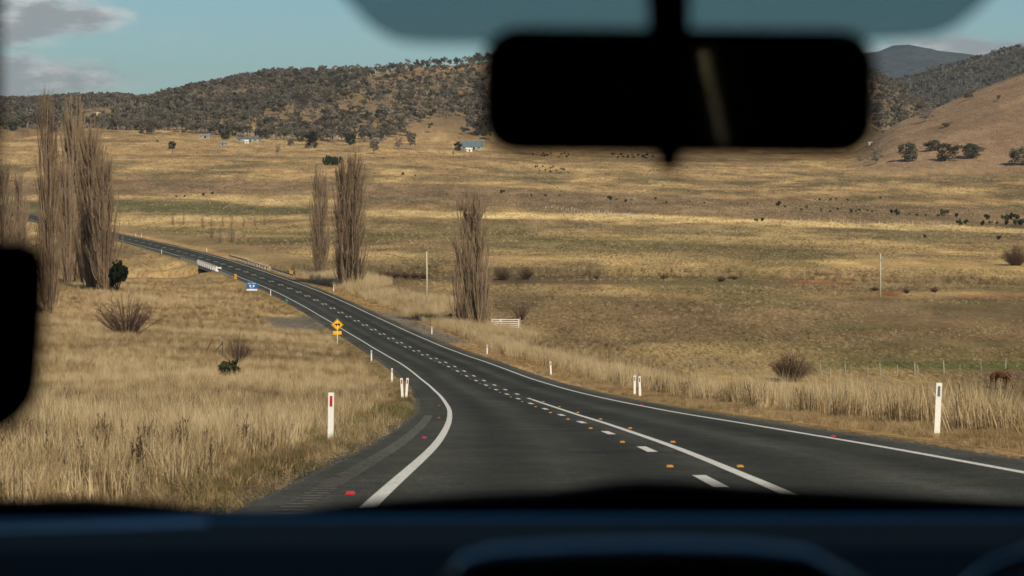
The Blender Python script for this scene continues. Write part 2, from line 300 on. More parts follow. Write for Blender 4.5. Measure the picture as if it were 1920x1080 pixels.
MT = dict(tar=simple('tar', (.012, .012, .012), .5, .2, 5), stone=simple('road_stone', (.095, .09, .075), .9, .5, 3, coord='pos'),
    ground=ground_mat(), road=asphalt_mat('road_asphalt', (.050, .050, .041)), gravel=asphalt_mat('shoulder_gravel', (.105, .100, .082), .75),
    paint=paint_mat('line_paint', (.78, .75, .66)), ribpaint=paint_mat('rib_thermoplastic', (.085, .085, .078)),
    grass=grass_mat('dry_grass', STRAW), greeng=grass_mat('green_shoots', [(0, (.07, .075, .02)), (1, (.19, .18, .06))]), weed=grass_mat('weed_stalks', [(0, (.05, .036, .027)), (1, (.16, .11, .07))]),
    white=simple('post_white', (.74, .74, .70), .5, .08, 8), red=simple('reflector_red', (.45, .02, .03), .3, .2, 9), grey_ref=simple('reflector_grey', (.10, .14, .16), .25, .2, 9),
    dirt=simple('post_grime', (.30, .25, .18), .9, .3, 20), amber=simple('stud_amber', (.55, .25, .025), .45, .2, 9), studred=simple('stud_red', (.55, .02, .03), .35, .2, 9),
    steel=simple('galvanised_steel', (.36, .37, .37), .5, .2, 3, .4), concrete=simple('bridge_concrete', (.30, .28, .25), .85, .25, 1.2), conc_white=simple('bridge_white_paint', (.72, .70, .66), .7, .12, 1.5),
    yellow=simple('sign_yellow', (.80, .42, .01), .45, .08, 4), black=simple('sign_black', (.012, .012, .012), .5, .1, 4), blue=simple('sign_blue', (.012, .12, .34), .4, .08, 4), signwhite=simple('sign_white', (.74, .75, .75), .45, .05, 4), green=simple('sign_green', (.02, .22, .12), .45, .1, 4),
    timber=simple('weathered_timber', (.27, .25, .20), .85, .3, 6), palet=simple('pale_pole_timber', (.44, .42, .30), .85, .15, 3), darkt=simple('dark_timber', (.09, .07, .055), .9, .3, 6), porc=simple('insulator', (.2, .12, .08), .3, .2, 3),
    twig=simple('poplar_twig', (.215, .155, .100), .9, .28, .35, coord='pos'), pbark=simple('poplar_bark', (.15, .115, .08), .9, .4, 2), bush=simple('bush_twig', (.075, .046, .036), .9, .35, 2), bushb=simple('brown_bush_twig', (.115, .075, .05), .9, .35, 2),
    gumbark=simple('gum_bark', (.25, .225, .19), .85, .3, .8), greybark=simple('grey_bark', (.20, .18, .16), .9, .3, 1),
    gum1=leaf_mat('gum_leaves', (.070, .064, .038), (.165, .146, .088)), gum2=leaf_mat('grey_gum_leaves', (.105, .090, .070), (.23, .195, .150)), gum3=leaf_mat('dark_tree_leaves', (.026, .032, .017), (.075, .08, .042)), conif=leaf_mat('dark_shrub_leaves', (.030, .042, .020), (.080, .094, .046)), shadeleaf=leaf_mat('shade_stand_in_leaves', (.010, .013, .007), (.028, .033, .017)), twigm=leaf_mat('bare_twigs', (.10, .082, .070), (.23, .195, .165), .1),
    horse=simple('horse_coat', (.14, .052, .02), .55, .25, 3), mane=simple('horse_mane', (.02, .01, .008), .7, .2, 6),
    redsoil=simple('red_soil', (.30, .10, .03), .95, .25, .3, coord='pos', b_=.1), culvert=simple('dark_concrete', (.10, .09, .08), .9, .2, 1),
    tin=simple('shed_tin', (.27, .27, .25), .5, .15, .3), bluetin=simple('blue_tin', (.10, .15, .18), .5, .15, .3), wallw=simple('white_wall', (.72, .70, .64), .7, .1, .4), wallg=simple('grey_wall', (.28, .26, .22), .8, .2, .4), winm=simple('window_dark', (.02, .025, .03), .2, .2, .5), wally=simple('cream_wall', (.70, .60, .34), .7, .08, .4),
    guard=simple('tree_guard_plastic', (.46, .44, .38), .6, .1, 3))

# ------------------------------------------------------------------ ground sheet
def mesh_np(name, V, Q, smooth=True):
    me = bpy.data.meshes.new(name); me.vertices.add(len(V)); me.vertices.foreach_set('co', np.asarray(V, np.float32).ravel())
    Q = np.asarray(Q, np.int32); n = Q.shape[1]; me.loops.add(Q.size); me.loops.foreach_set('vertex_index', Q.ravel()); me.polygons.add(len(Q))
    me.polygons.foreach_set('loop_start', np.arange(0, Q.size, n, dtype=np.int32)); me.polygons.foreach_set('use_smooth', np.full(len(Q), smooth)); me.update(calc_edges=True); return me
def set_col(me, name, C):
    a = me.color_attributes.new(name, 'FLOAT_COLOR', 'POINT'); a.data.foreach_set('color', np.concatenate([C, np.ones((len(C), 1))], 1).astype(np.float32).ravel())
ang = np.concatenate([np.arange(-180, -60, 6), np.arange(-60, -17, 1.), np.arange(-17, 17, .095), np.arange(17, 60, 1.), np.arange(60, 180.1, 6)]); ang = np.radians(ang)
rad = [.4, 1, 2]; 
while rad[-1] < 3500: rad.append(rad[-1] * 1.0125 + .02)
rad = np.array(rad); A_, R_ = np.meshgrid(ang, rad); GX = (np.sin(A_) * R_).ravel(); GY = (np.cos(A_) * R_).ravel(); GZ = H(GX, GY)
n = len(ang); ii = np.arange((len(rad) - 1) * n).reshape(-1, n)[:, :-1].ravel(); Q = np.stack([ii, ii + n, ii + n + 1, ii + 1], 1)
gme = mesh_np('ground', np.stack([GX, GY, GZ], 1), Q[:, ::-1])
def lerp(C, c, w): return C + (np.array(c) - C) * w[:, None]
def gcolor(x, y):
    r = np.hypot(x, y); u = np.where(y > r * .12, 960 + F * x / np.maximum(y, 1), np.where(x > 0, 6000, -6000)); lat = (x - xr(np.clip(y, -59, 1390))) * rcos(np.clip(y, -55, 1390))
    C = np.tile(np.array((.275, .192, .098)), (len(x), 1)); n1 = vnoise(x / 160, y / 60, 51); n2 = fbm(x / 22, y / 60, 61, 5) ; n3 = vnoise(x / 300, y / 110, 71)
    C = lerp(C, (.155, .112, .062), sm(.45, .75, n1) * .8); C = lerp(C, (.36, .265, .125), sm(.03, .16, n2) * .85); C = lerp(C, (.125, .108, .052), sm(.03, .16, -n2) * .85 * (r < 1500))
    def band(us, vt, vb, c, w=1., soft=.02, rag=.03):
        us = np.array(us, float); yt = np.array([G(a, b).y for a, b in zip(us, vt)]); yb = np.array([G(a, b).y for a, b in zip(us, vb)])
        j = 1 + rag * 2 * fbm(x / 26, y / 26, 81, 3); Y = y * j; T = np.interp(u, us, yt); B = np.interp(u, us, yb); e = np.maximum(soft * y, 1)
        m = sm(-1, 1, (Y - B) / e) * sm(-1, 1, (T - Y) / e) * sm(us[0] - 14, us[0] + 14, u) * (1 - sm(us[-1] - 14, us[-1] + 14, u)); m *= (y > 60)
        nonlocal C; C = lerp(C, c, m * w)
    band([-300, 560, 1000, 1440, 1950, 2300], [336, 338, 352, 372, 396, 410], [366, 369, 393, 412, 428, 440], (.150, .108, .068), .75)
    band([-300, 400, 620], [366, 367, 370], [374, 376, 388], (.40, .30, .15), .8)
    band([-300, 200, 400, 585], [376, 375, 377, 391], [402, 402, 403, 404], (.100, .094, .044), 1)
    band([-300, 200, 600], [404, 404, 405], [415, 414, 413], (.42, .32, .16), .85)
    band([680, 900, 1100, 1440, 1920, 2300], [392, 395, 400, 413, 429, 441], [406, 409, 412, 421, 438, 450], (.50, .385, .19), .95, .01)
    band([600, 900, 1440, 2300], [410, 412, 424, 450], [424, 426, 445, 462], (.165, .130, .068), .6)
    band([240, 600, 900, 1300], [424, 428, 430, 455], [441, 446, 452, 470], (.135, .120, .050), .7)
    band([900, 1300, 1500, 2200], [445, 470, 476, 480], [480, 488, 488, 490], (.150, .130, .058), .55)
    band([1000, 1300, 1720, 2200], [430, 440, 455, 455], [444, 458, 478, 482], (.36, .265, .125), .6)
    band([1130, 1300, 1720, 2200], [487, 488, 484, 486], [508, 512, 503, 508], (.40, .295, .135), .85)
    band([640, 900, 1500, 2200], [508, 514, 522, 525], [522, 530, 546, 550], (.115, .085, .048), .75)
    band([690, 1100, 1500, 2200], [524, 534, 546, 548], [545, 556, 556, 560], (.27, .195, .095), .6)
    band([690, 900, 1400, 2300], [546, 556, 557, 558], [650, 690, 706, 720], (.150, .108, .058), .85)
    band([1440, 2300], [562, 560], [600, 600], (.165, .118, .072), .5)
    band([1300, 1560, 2300], [640, 640, 640], [668, 676, 676], (.118, .106, .040), .55); band([1480, 1560, 2300], [680, 681, 680], [696, 699, 700], (.075, .092, .030), .9, .01)
    band([1480, 1520, 1600], [528, 527, 530], [533, 533, 535], (.20, .085, .038), .85, .004); band([1655, 1690], [544, 546], [552, 553], (.22, .085, .03), .9, .004); band([1270, 1350], [527, 528], [533, 532], (.18, .085, .045), .7, .004)
    band([1800, 1950], [552, 552], [556, 557], (.27, .11, .045), .7, .004)
    n4 = fbm(x / 7, y / 26, 63, 4); C = C * (1 + 1.1 * n4 * (r < 2100))[:, None]; n5 = fbm(x / 30, y / 70, 65, 4); C = lerp(C, (.105, .100, .042), sm(.06, .2, n5) * .6 * (y > 120) * (y < 700) * (lat > 14)); C = lerp(C, (.36, .27, .13), sm(.07, .2, -n5) * .55 * (y > 120) * (y < 900) * (lat > 14))
    # wooded slopes
    dr = np.interp(u, [-6000, 200, 320, 6000], [3000, 3000, 2700, 2700]); hf = sm(2050, 2200, r); pn = vnoise(x / 70, y / 70, 91)
    C = lerp(C, (.128, .096, .060), hf * .85); C = lerp(C, (.185, .135, .082), hf * sm(.62, .8, pn) * .8)
    C = lerp(C, (.25, .17, .09), sm(dr - 330, dr - 120, r) * sm(540, 600, u) * (1 - sm(860, 900, u)) * .9)
    C = lerp(C, (.205, .142, .092), sm(1560, 1680, u) * sm(1380, 1500, r) * (1 - sm(2000, 2100, r)) * .95)
    C = lerp(C, (.155, .10, .062), sm(1620, 1700, u) * sm(1480, 1560, r) * (1 - sm(2000, 2100, r)) * sm(.1, .25, fbm(x / 40, y / 25, 97, 4)) * .7)
    # the verges
    nr = (y < 800); C = lerp(C, (.29, .205, .105), nr * sm(-5, -7, lat) * (1 - sm(60, 120, -lat)) * .75 * (y < 520))
    C = lerp(C, (.33, .215, .100), nr * sm(5.6, 6.2, lat) * (1 - sm(8.5, 10.5, lat))); C = lerp(C, (.20, .15, .08), nr * sm(9, 11, lat) * (1 - sm(18, 30, lat)) * .8)
    C = lerp(C, (.22, .165, .075), nr * sm(-4.6, -5.0, lat) * (1 - sm(-6.4, -7.4, lat * 1.0) ) * (lat < 0))
    g1 = sm(302, 310, y) * (1 - sm(338, 346, y)) * (lat < 0) * (1 - sm(11, 14, -lat)); g2 = sm(255, 270, y) * (1 - sm(340, 360, y)) * (lat > 0) * (1 - sm(8, 9.5, lat))
    C = lerp(C, (.115, .108, .092), np.maximum(g1, g2) * .9)
    C = lerp(C, (.055, .045, .03), (1 - sm(1, 4, creek_dist(x, y))) * .6 * (y < 560))
    return np.clip(C * np.array((1.49, 1.43, 1.34)), .01, .85)
set_col(gme, 'Col', gcolor(GX, GY)); gme.materials.append(MT['ground'])
ground = tag(obj_of('ground', gme), kind='structure')

# far ranges beyond the wooded hill
def range_mesh(name, us, vs, dist, depth, seed, amp, m):
    us = np.array(us, float); t = np.arange(us[0], us[-1], 14.); cols = len(t); prof = np.convolve(np.pad(np.interp(t, us, vs), 4, mode='edge'), np.ones(9) / 9, 'valid'); rows = 26; V = []
    for j in range(rows):
        s = j / (rows - 1); d = dist + depth * (s - .7); hgt = np.sin(min(s / .7, 1) * math.pi / 2) if s < .7 else 1 - (s - .7) * 1.6
        x = (t - 960) / F * d; top = (300 - prof) * dist / F; z = -40 + (top + 40) * hgt + amp * fbm(x / 300, np.full_like(x, d) / 300, seed, 5) * (1 - .75 * (abs(s - .7) < .08))
        V.append(np.stack([x, np.full_like(x, d), z], 1))
    ii = np.arange((rows - 1) * cols).reshape(-1, cols)[:, :-1].ravel()
    me = mesh_np(name, np.concatenate(V), np.stack([ii, ii + 1, ii + cols + 1, ii + cols], 1)); me.materials.append(m)
    return tag(obj_of(name, me), kind='structure')
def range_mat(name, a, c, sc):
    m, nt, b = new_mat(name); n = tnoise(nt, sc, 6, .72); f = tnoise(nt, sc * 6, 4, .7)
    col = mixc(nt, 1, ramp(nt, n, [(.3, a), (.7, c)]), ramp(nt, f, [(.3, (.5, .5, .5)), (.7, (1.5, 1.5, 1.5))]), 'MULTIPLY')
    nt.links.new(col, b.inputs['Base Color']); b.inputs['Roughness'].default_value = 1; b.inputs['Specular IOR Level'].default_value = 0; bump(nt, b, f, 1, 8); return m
ridge = range_mesh('far_ridge', [1000, 1450, 1640, 1690, 1740, 1800, 1850, 1920, 2100, 2600, 3400], [230, 205, 172, 160, 143, 128, 112, 92, 55, 30, 90], 4200, 1700, 5, 70, range_mat('ridge_scrub', (.055, .048, .035), (.13, .112, .078), .02))
mount = range_mesh('blue_mountain', [300, 900, 1400, 1560, 1640, 1665, 1690, 1725, 1760, 1800, 1850, 1960, 2300, 3200], [290, 220, 150, 114, 104, 98, 95, 95, 98, 103, 110, 122, 150, 200], 9000, 3600, 8, 90, range_mat('hazed_mountain_forest', (.042, .050, .054), (.075, .083, .085), .008))  # blue of the distance haze is put partly into this colour

# ------------------------------------------------------------------ road
def ribbon(name, lats, y0, y1, dz, m, parent=None, step=1., dzs=None, wear=None, ragged=None):
    ys = np.arange(y0, y1 + step * .5, step); s = (xr(ys + 2.) - xr(ys - 2.)) / 4; c = 1 / np.sqrt(1 + s * s); V = []
    for j, l in enumerate(lats):
        if j == ragged: l = l + .5 * fbm(ys / 1.7, ys * 0 + 3, 45, 3) + .5 * fbm(ys / 9, ys * 0, 47, 2)
        V.append(np.stack([xr(ys) + l * c, ys - l * s * c, zr(ys) + dz + (dzs[j] if dzs else 0)], 1))
    k = len(ys); V = np.stack(V, 1).reshape(-1, 3); w = len(lats); ii = (np.arange(k - 1)[:, None] * w + np.arange(w - 1)[None]).ravel()
    me = mesh_np(name, V, np.stack([ii, ii + 1, ii + w + 1, ii + w], 1)); me.materials.append(m)
    C = np.ones((k, w, 3))
    if wear is not None: C *= np.array(wear)[None, :, None]; C *= (1 + .6 * fbm(np.repeat(ys[:, None], w, 1) / 18, np.repeat(np.array(lats)[None], k, 0) * .9, 7, 4))[:, :, None]
    set_col(me, 'Wear', C.reshape(-1, 3)); return obj_of(name, me, parent)
lats = [-4.75, -4.3, -3.9, -3.5, -3.0, -2.6, -2.2, -1.7, -1.2, -.8, -.4, 0, .3, .6, 1.0, 1.4, 1.8, 2.3, 2.8, 3.2, 3.6, 4.0, 4.5, 4.95]
wr = [1.35, 1.3, 1.2, 1.2, 1.0, .82, .98, 1.32, 1.12, .86, .84, 1.0, 1.3, 1.05, .82, .76, .92, 1.36, 1.08, .80, .84, 1.05, 1.3, 1.4]
road = tag(ribbon('road', lats, -58, 1100, 0, MT['road'], wear=wr), kind='structure')
ribbon('road_edge', [-5.15, -4.85, -4.6], -58, 1100, -.012, MT['gravel'], road, dzs=[-.16, -.005, -.01], wear=[1.1, .9, .8], ragged=0, step=.5)
ribbon('road_edge', [4.8, 5.2, 5.7, 6.15], -58, 1100, -.012, MT['gravel'], road, dzs=[-.01, -.005, -.03, -.2], wear=[.8, .85, .95, 1.15], ragged=3, step=.5)
ribbon('edge_line', [-3.73, -3.57], -58, 1100, .006, MT['paint'], road); ribbon('edge_line', [4.12, 4.28], -58, 1100, .006, MT['paint'], road)
ribbon('centre_line', [.48, .64], -58, 108, .006, MT['paint'], road)
DY = list(RT[4:36, 1]); far_d = MB()
def dash_quad(mb, y, lat):
    a = [road_pt(y + t, lat + w, .007) for t in (-1.5, 0, 1.5) for w in (-.085, .085)]; mb.add(a, [(0, 1, 3, 2), (2, 3, 5, 4)])
ys_d = [26.4 - 12 * k for k in range(3, 0, -1)] + [26.4 + 11.94 * k for k in range(58)]
for y in ys_d:
    for lat in ((0,) if y < 108 else (0, .55)):
        if y < 175: mb = MB(); dash_quad(mb, y, lat); mb.build('centre_dash', MT['paint'], road)
        else: dash_quad(far_d, y, lat)
tag(far_d.build('far_centre_dash', MT['paint'], road), kind='stuff')
stud = MB().prism([(-.05, 0), (.05, 0), (.038, .020), (-.038, .020)], -.05, .05).mesh('road_stud')
sa = stud.copy(); sa.materials.append(MT['amber']); sr = stud; sr.materials.append(MT['studred'])
for k in range(-1, 24):
    y = 30.6 + 11.94 * k
    for lat in ((-.17, .78) if y < 112 else (-.17,)):
        o = obj_of('road_stud', sa, road); o.location = road_pt(y, lat, .006)
for y, lat in ((23.4, -3.98), (46, -3.98), (69.6, -3.98), (94, -3.98), (46.5, 4.42), (94, 4.42)):
    o = obj_of('road_stud', sr, road); o.location = road_pt(y, lat, .006)
ribs = MB()
for y in np.arange(6, 74, .5):
    p = [road_pt(y + t, -4.33 + w, .004) for t in (-.03, .03) for w in (-.13, .13)]; q = [v + Vector((0, 0, .012)) for v in p]
    ribs.add(p + q, [(4, 5, 7, 6), (0, 1, 5, 4), (2, 6, 7, 3), (0, 4, 6, 2), (1, 3, 7, 5)])
tag(ribs.build('rumble_rib', MT['ribpaint'], road), kind='stuff')

for y0_, l0, l1, w_, sd in ((36.5, -3.2, 1.4, .035, 1), (37.0, -1.8, .2, .05, 2), (58, -3.0, -.6, .04, 3), (47, 1.2, 3.8, .04, 4)):   # sealed cracks
    m = MB(); t = np.linspace(0, 1, 14); ly = l0 + (l1 - l0) * t; yy = y0_ + .5 * fbm(t * 6, t * 0 + sd, sd, 3); k = []
    for a_, b_ in zip(ly, yy): k += [road_pt(float(b_) - w_, float(a_), .004), road_pt(float(b_) + w_, float(a_), .004)]
    m.add(k, [(i * 2, i * 2 + 2, i * 2 + 3, i * 2 + 1) for i in range(13)]); m.build('crack_seal', MT['tar'], road)

# ------------------------------------------------------------------ bridge over the creek
by0, by1 = 484, 516; bc = road_pt(500, 0); br = empty('bridge', (bc.x, bc.y, bc.z - 3.2), 'short concrete road bridge with white post railing over the creek', 'bridge'); off = -br.location
def loc_add(mb, vs, fs): mb.add([Vector(v) + off for v in vs], fs)
deck = MB(); pts = []
for y in np.linspace(by0, by1, 9):
    pts += [road_pt(y, -5.6, -.04), road_pt(y, 6.2, -.04), road_pt(y, 6.2, -.7), road_pt(y, -5.6, -.7)]
loc_add(deck, pts, [(i * 4 + a, i * 4 + b, i * 4 + 4 + b, i * 4 + 4 + a) for i in range(8) for a, b in ((0, 1), (1, 2), (2, 3), (3, 0))] + [(0, 3, 2, 1), (32, 33, 34, 35)]); deck.build('deck', MT['concrete'], br)
for y in (by0 + 5, by1 - 5):
    m = MB(); vs = [road_pt(y + t, l, z) for z in (-4.2, -.72) for t in (-.35, .35) for l in (-5.2, 5.8)]; loc_add(m, vs, [(0, 1, 3, 2), (4, 6, 7, 5), (0, 4, 5, 1), (2, 3, 7, 6), (0, 2, 6, 4), (1, 5, 7, 3)]); m.build('pier', MT['culvert'], br)
ra = math.atan2(-float(xr(505) - xr(495)) / 10, 1)
for i, y in enumerate(np.linspace(by0, by1, 10)):
    for lat in (-5.35,):
        MB().box(road_pt(y, lat, .45) + off, (.52, .42, .98), ra).build('railing_post', MT['conc_white'], br)
for lat, mm in ((-5.35, MT['conc_white']), (5.95, MT['conc_white'])):
    for z in ((1.0,) if lat < 0 else (.75,)):
        m = MB(); k = [];
        for y in np.linspace(by0 - .3, by1 + .3, 9): k += [road_pt(y, lat - .1, z - .09) + off, road_pt(y, lat + .1, z - .09) + off, road_pt(y, lat + .1, z + .09) + off, road_pt(y, lat - .1, z + .09) + off]
        m.add(k, [(i * 4 + a, i * 4 + b, i * 4 + 4 + b, i * 4 + 4 + a) for i in range(8) for a, b in ((0, 1), (1, 2), (2, 3), (3, 0))] + [(0, 3, 2, 1), (32, 33, 34, 35)]); m.build('handrail', mm, br)
for y in np.linspace(by0, by1, 9): MB().box(road_pt(y, 5.95, .3) + off, (.2, .2, .75), ra).build('railing_post', MT['concrete'], br)
def guardrail(y0, y1, lat, label):
    b0 = road_pt((y0 + y1) / 2, lat); g = empty('guard_rail', (b0.x, b0.y, float(H(b0.x, b0.y))), label, 'guard rail', 'guard rails beside the bridge'); o_ = -g.location
    m = MB(); k = []; n = 10
    for y in np.linspace(y0, y1, n):
        for dx, z in ((0, .45), (.08, .52), (0, .6), (.08, .68), (0, .76)): k.append(road_pt(y, lat + dx, z) + o_)
    m.add(k, [(i * 5 + j, i * 5 + j + 1, i * 5 + j + 6, i * 5 + j + 5) for i in range(n - 1) for j in range(4)]); ob = m.build('rail', MT['steel'], g); sd = ob.modifiers.new('thickness', 'SOLIDIFY'); sd.thickness = .01
    for y in np.arange(y0 + 1, y1, 2.5): p = road_pt(y, lat + .16); MB().box(Vector((p.x, p.y, p.z + .3)) + o_, (.12, .14, 1.0), ra).build('post', MT['timber'], g)
guardrail(456, 483, -5.4, 'steel guard rail on the near left side before the bridge'); guardrail(517, 548, -5.4, 'steel guard rail on the left side past the bridge')
guardrail(454, 482, 6.1, 'steel guard rail on the far right side before the bridge'); guardrail(518, 545, 6.1, 'steel guard rail on the right side past the bridge')

# ------------------------------------------------------------------ plants: builders
def poplar(seed, Ht, W, n=190, tw=20, stems=1):
    rg = random.Random(seed); t = MB(); c = MB()
    bases = [(0, 0)] if stems == 1 else [((i - (stems - 1) / 2) * W * .22, rg.uniform(-.5, .5)) for i in range(stems)]
    for bx, by in bases:
        h = Ht * rg.uniform(.86, 1) if stems > 1 else Ht; wob = [(bx + rg.uniform(-.15, .15) * i * .3, by + rg.uniform(-.15, .15) * i * .3, h * i / 8) for i in range(9)]
        wob[0] = (bx, by, -.6); t.tube(wob, [(.012 if stems > 1 else .017) * Ht * (1 - i / 8.3) ** .9 + .02 for i in range(9)], 7)
        for k in range(n // len(bases)):
            a = rg.uniform(0, 6.283); f0 = .01 + .80 * rg.random() ** 1.15; h0 = h * f0; L = h * rg.uniform(.14, .34); h1 = min(h0 + L, h * rg.uniform(.86, 1.0)); tt = h1 / h
            env = (.72 + .28 * min(tt / .3, 1)) if tt < .55 else max(.3, (1 - .66 * ((tt - .55) / .45) ** 2.6)); Rr = W / 2 * env * rg.uniform(.45, 1.08) / (1 if len(bases) == 1 else 1.35)
            px = []; r00 = rg.random() * .75; lowb = rg.random() < .22
            if lowb: h0 = h * rg.uniform(-.01, .06); h1 = h * rg.uniform(.1, .5); Rr = W / 2 * rg.uniform(.25, .95); r00 = rg.uniform(.15, .6)
            for s in (0, .2, .45, .72, 1): rr = Rr * (r00 + (1 - r00) * s ** .75); px.append(Vector((bx + math.cos(a) * rr + rg.uniform(-.1, .1), by + math.sin(a) * rr + rg.uniform(-.1, .1), h0 + (h1 - h0) * s ** 1.12)))
            r0 = .0027 * Ht * rg.uniform(.5, 1.2); c.tube(px, [r0, r0 * .8, r0 * .6, r0 * .4, r0 * .2], 3, False)
            for j in range(tw):
                s = rg.uniform(.08, 1); i = min(int(s * 4), 3); p = px[i].lerp(px[i + 1], s * 4 - i); l = rg.uniform(.7, 2.4) * Ht / 26
                ta = a + rg.uniform(-1.6, 1.6); o = rg.uniform(.02, .3); c.spike(p, p + Vector((math.cos(ta) * o * l, math.sin(ta) * o * l, l * rg.uniform(.75, 1))), .00078 * Ht * rg.uniform(.6, 1.4))
    tm = t.mesh('trunk', True); tm.materials.append(MT['pbark']); cm = c.mesh('crown'); cm.materials.append(MT['twig']); return tm, cm
def quads(c, p, s, rg):
    a = Vector((rg.gauss(0, 1), rg.gauss(0, 1), rg.gauss(0, 1))).normalized(); b = a.orthogonal().normalized(); a = a * s; b = b * s * rg.uniform(.5, .9); c.add([p - a, p + b * .8, p + a, p - b], [(0, 1, 2, 3)])
def gum(seed, Ht, W, clumps=11, leaves=38, leaf=.5, mat='gum1', bark='gumbark', low=.35, tw=False):
    rg = random.Random(seed); t = MB(); c = MB(); lean = rg.uniform(-.08, .08) * Ht
    fork = Ht * low; t.tube([(0, 0, -.5), (lean * .3, 0, fork * .5), (lean * .5, 0, fork)], [.03 * Ht, .022 * Ht, .019 * Ht], 6)
    for k in range(clumps):
        a = rg.uniform(0, 6.283); rr = W / 2 * math.sqrt(rg.random()) * .8; hz = Ht * rg.uniform(low + .05, .88); hz = min(hz, Ht * (.92 - .4 * (rr / (W / 2)) ** 2)); q = Vector((lean * hz / Ht + math.cos(a) * rr, math.sin(a) * rr, hz))
        m = Vector((lean * .5 + math.cos(a) * rr * .45, math.sin(a) * rr * .45, fork + (hz - fork) * .55)); t.tube([(lean * .5, 0, fork * rg.uniform(.8, 1)), m, q], [.011 * Ht, .007 * Ht, .003 * Ht], 4, False)
        sx = W * rg.uniform(.13, .2); sz = sx * rg.uniform(.7, 1.05)
        for j in range(leaves):
            d = Vector((rg.gauss(0, 1), rg.gauss(0, 1), rg.gauss(0, 1))).normalized() * (rg.random() ** .45); p = q + Vector((d.x * sx, d.y * sx, d.z * sz))
            if tw: c.spike(q + (p - q) * .2, p + (p - q) * .5, .03)
            else: quads(c, p, leaf * rg.uniform(.55, 1.2), rg)
    tm = t.mesh('trunk', True); tm.materials.append(MT[bark]); cm = c.mesh('crown'); cm.materials.append(MT[mat]); return tm, cm
def bare_bush(seed, Ht, W, n=60, tw=9, r=.02, mat='bush'):
    rg = random.Random(seed); c = MB()
    for k in range(n):
        a = rg.uniform(0, 6.283); o = math.sqrt(rg.random()) * W / 2; L = Ht * (1 - .45 * (o / (W / 2)) ** 2) * rg.uniform(.65, 1.05); b = Vector((math.cos(a) * o * .22, math.sin(a) * o * .22, -.1))
        px = [b, b + Vector((math.cos(a) * o * .35, math.sin(a) * o * .35, L * .5)), b + Vector((math.cos(a) * o * .78, math.sin(a) * o * .78, L))]; c.tube(px, [r, r * .7, r * .3], 3, False)
        for j in range(tw):
            s = rg.uniform(.25, 1); p = px[0].lerp(px[1], s * 2) if s < .5 else px[1].lerp(px[2], s * 2 - 1); l = rg.uniform(.12, .3) * Ht; d = Vector((math.cos(a) + rg.gauss(0, .9), math.sin(a) + rg.gauss(0, .9), rg.uniform(.1, 1.4))).normalized()
            c.spike(p, p + d * l, r * .45)
    me = c.mesh('bare_bush'); me.materials.append(MT[mat]); return me
def leafy_bush(seed, Ht, W, n=240, leaf=.18, mat='conif'):
    rg = random.Random(seed); c = MB(); lob = [(Vector((rg.gauss(0, .26) * W, rg.gauss(0, .26) * W, Ht * rg.uniform(.3, .62))), rg.uniform(.2, .34) * W) for _ in range(6)]
    for k in range(n):
        q, s = rg.choice(lob); d = Vector((rg.gauss(0, 1), rg.gauss(0, 1), rg.gauss(0, 1))).normalized() * rg.random() ** .4; p = q + Vector((d.x * s, d.y * s, d.z * min(s, Ht * .42))); p.z = max(p.z, .02); quads(c, p, leaf * rg.uniform(.6, 1.3), rg)
    for k in range(7): q, s = lob[k % 6]; c.tube([(0, 0, -.15), q * .5, q], [.03 * Ht, .02 * Ht, .01 * Ht], 4, False)
    me = c.mesh('shrub'); me.materials.append(MT[mat]); return me
def place_tree(name, meshes, loc, s, rz, label, cat='tree', group=None, sxy=1.):
    o = empty(name, loc, label, cat, group, rz); o.scale = (s * sxy, s * sxy, s)
    obj_of('trunk', meshes[0], o); obj_of('crown', meshes[1], o); return o
def place(name, me, loc, s, rz, label, cat, group=None):
    o = obj_of(name, me); o.location = loc; o.scale = (s,) * 3 if not hasattr(s, '__len__') else s; o.rotation_euler = (0, 0, rz); return tag(o, label, cat, group)

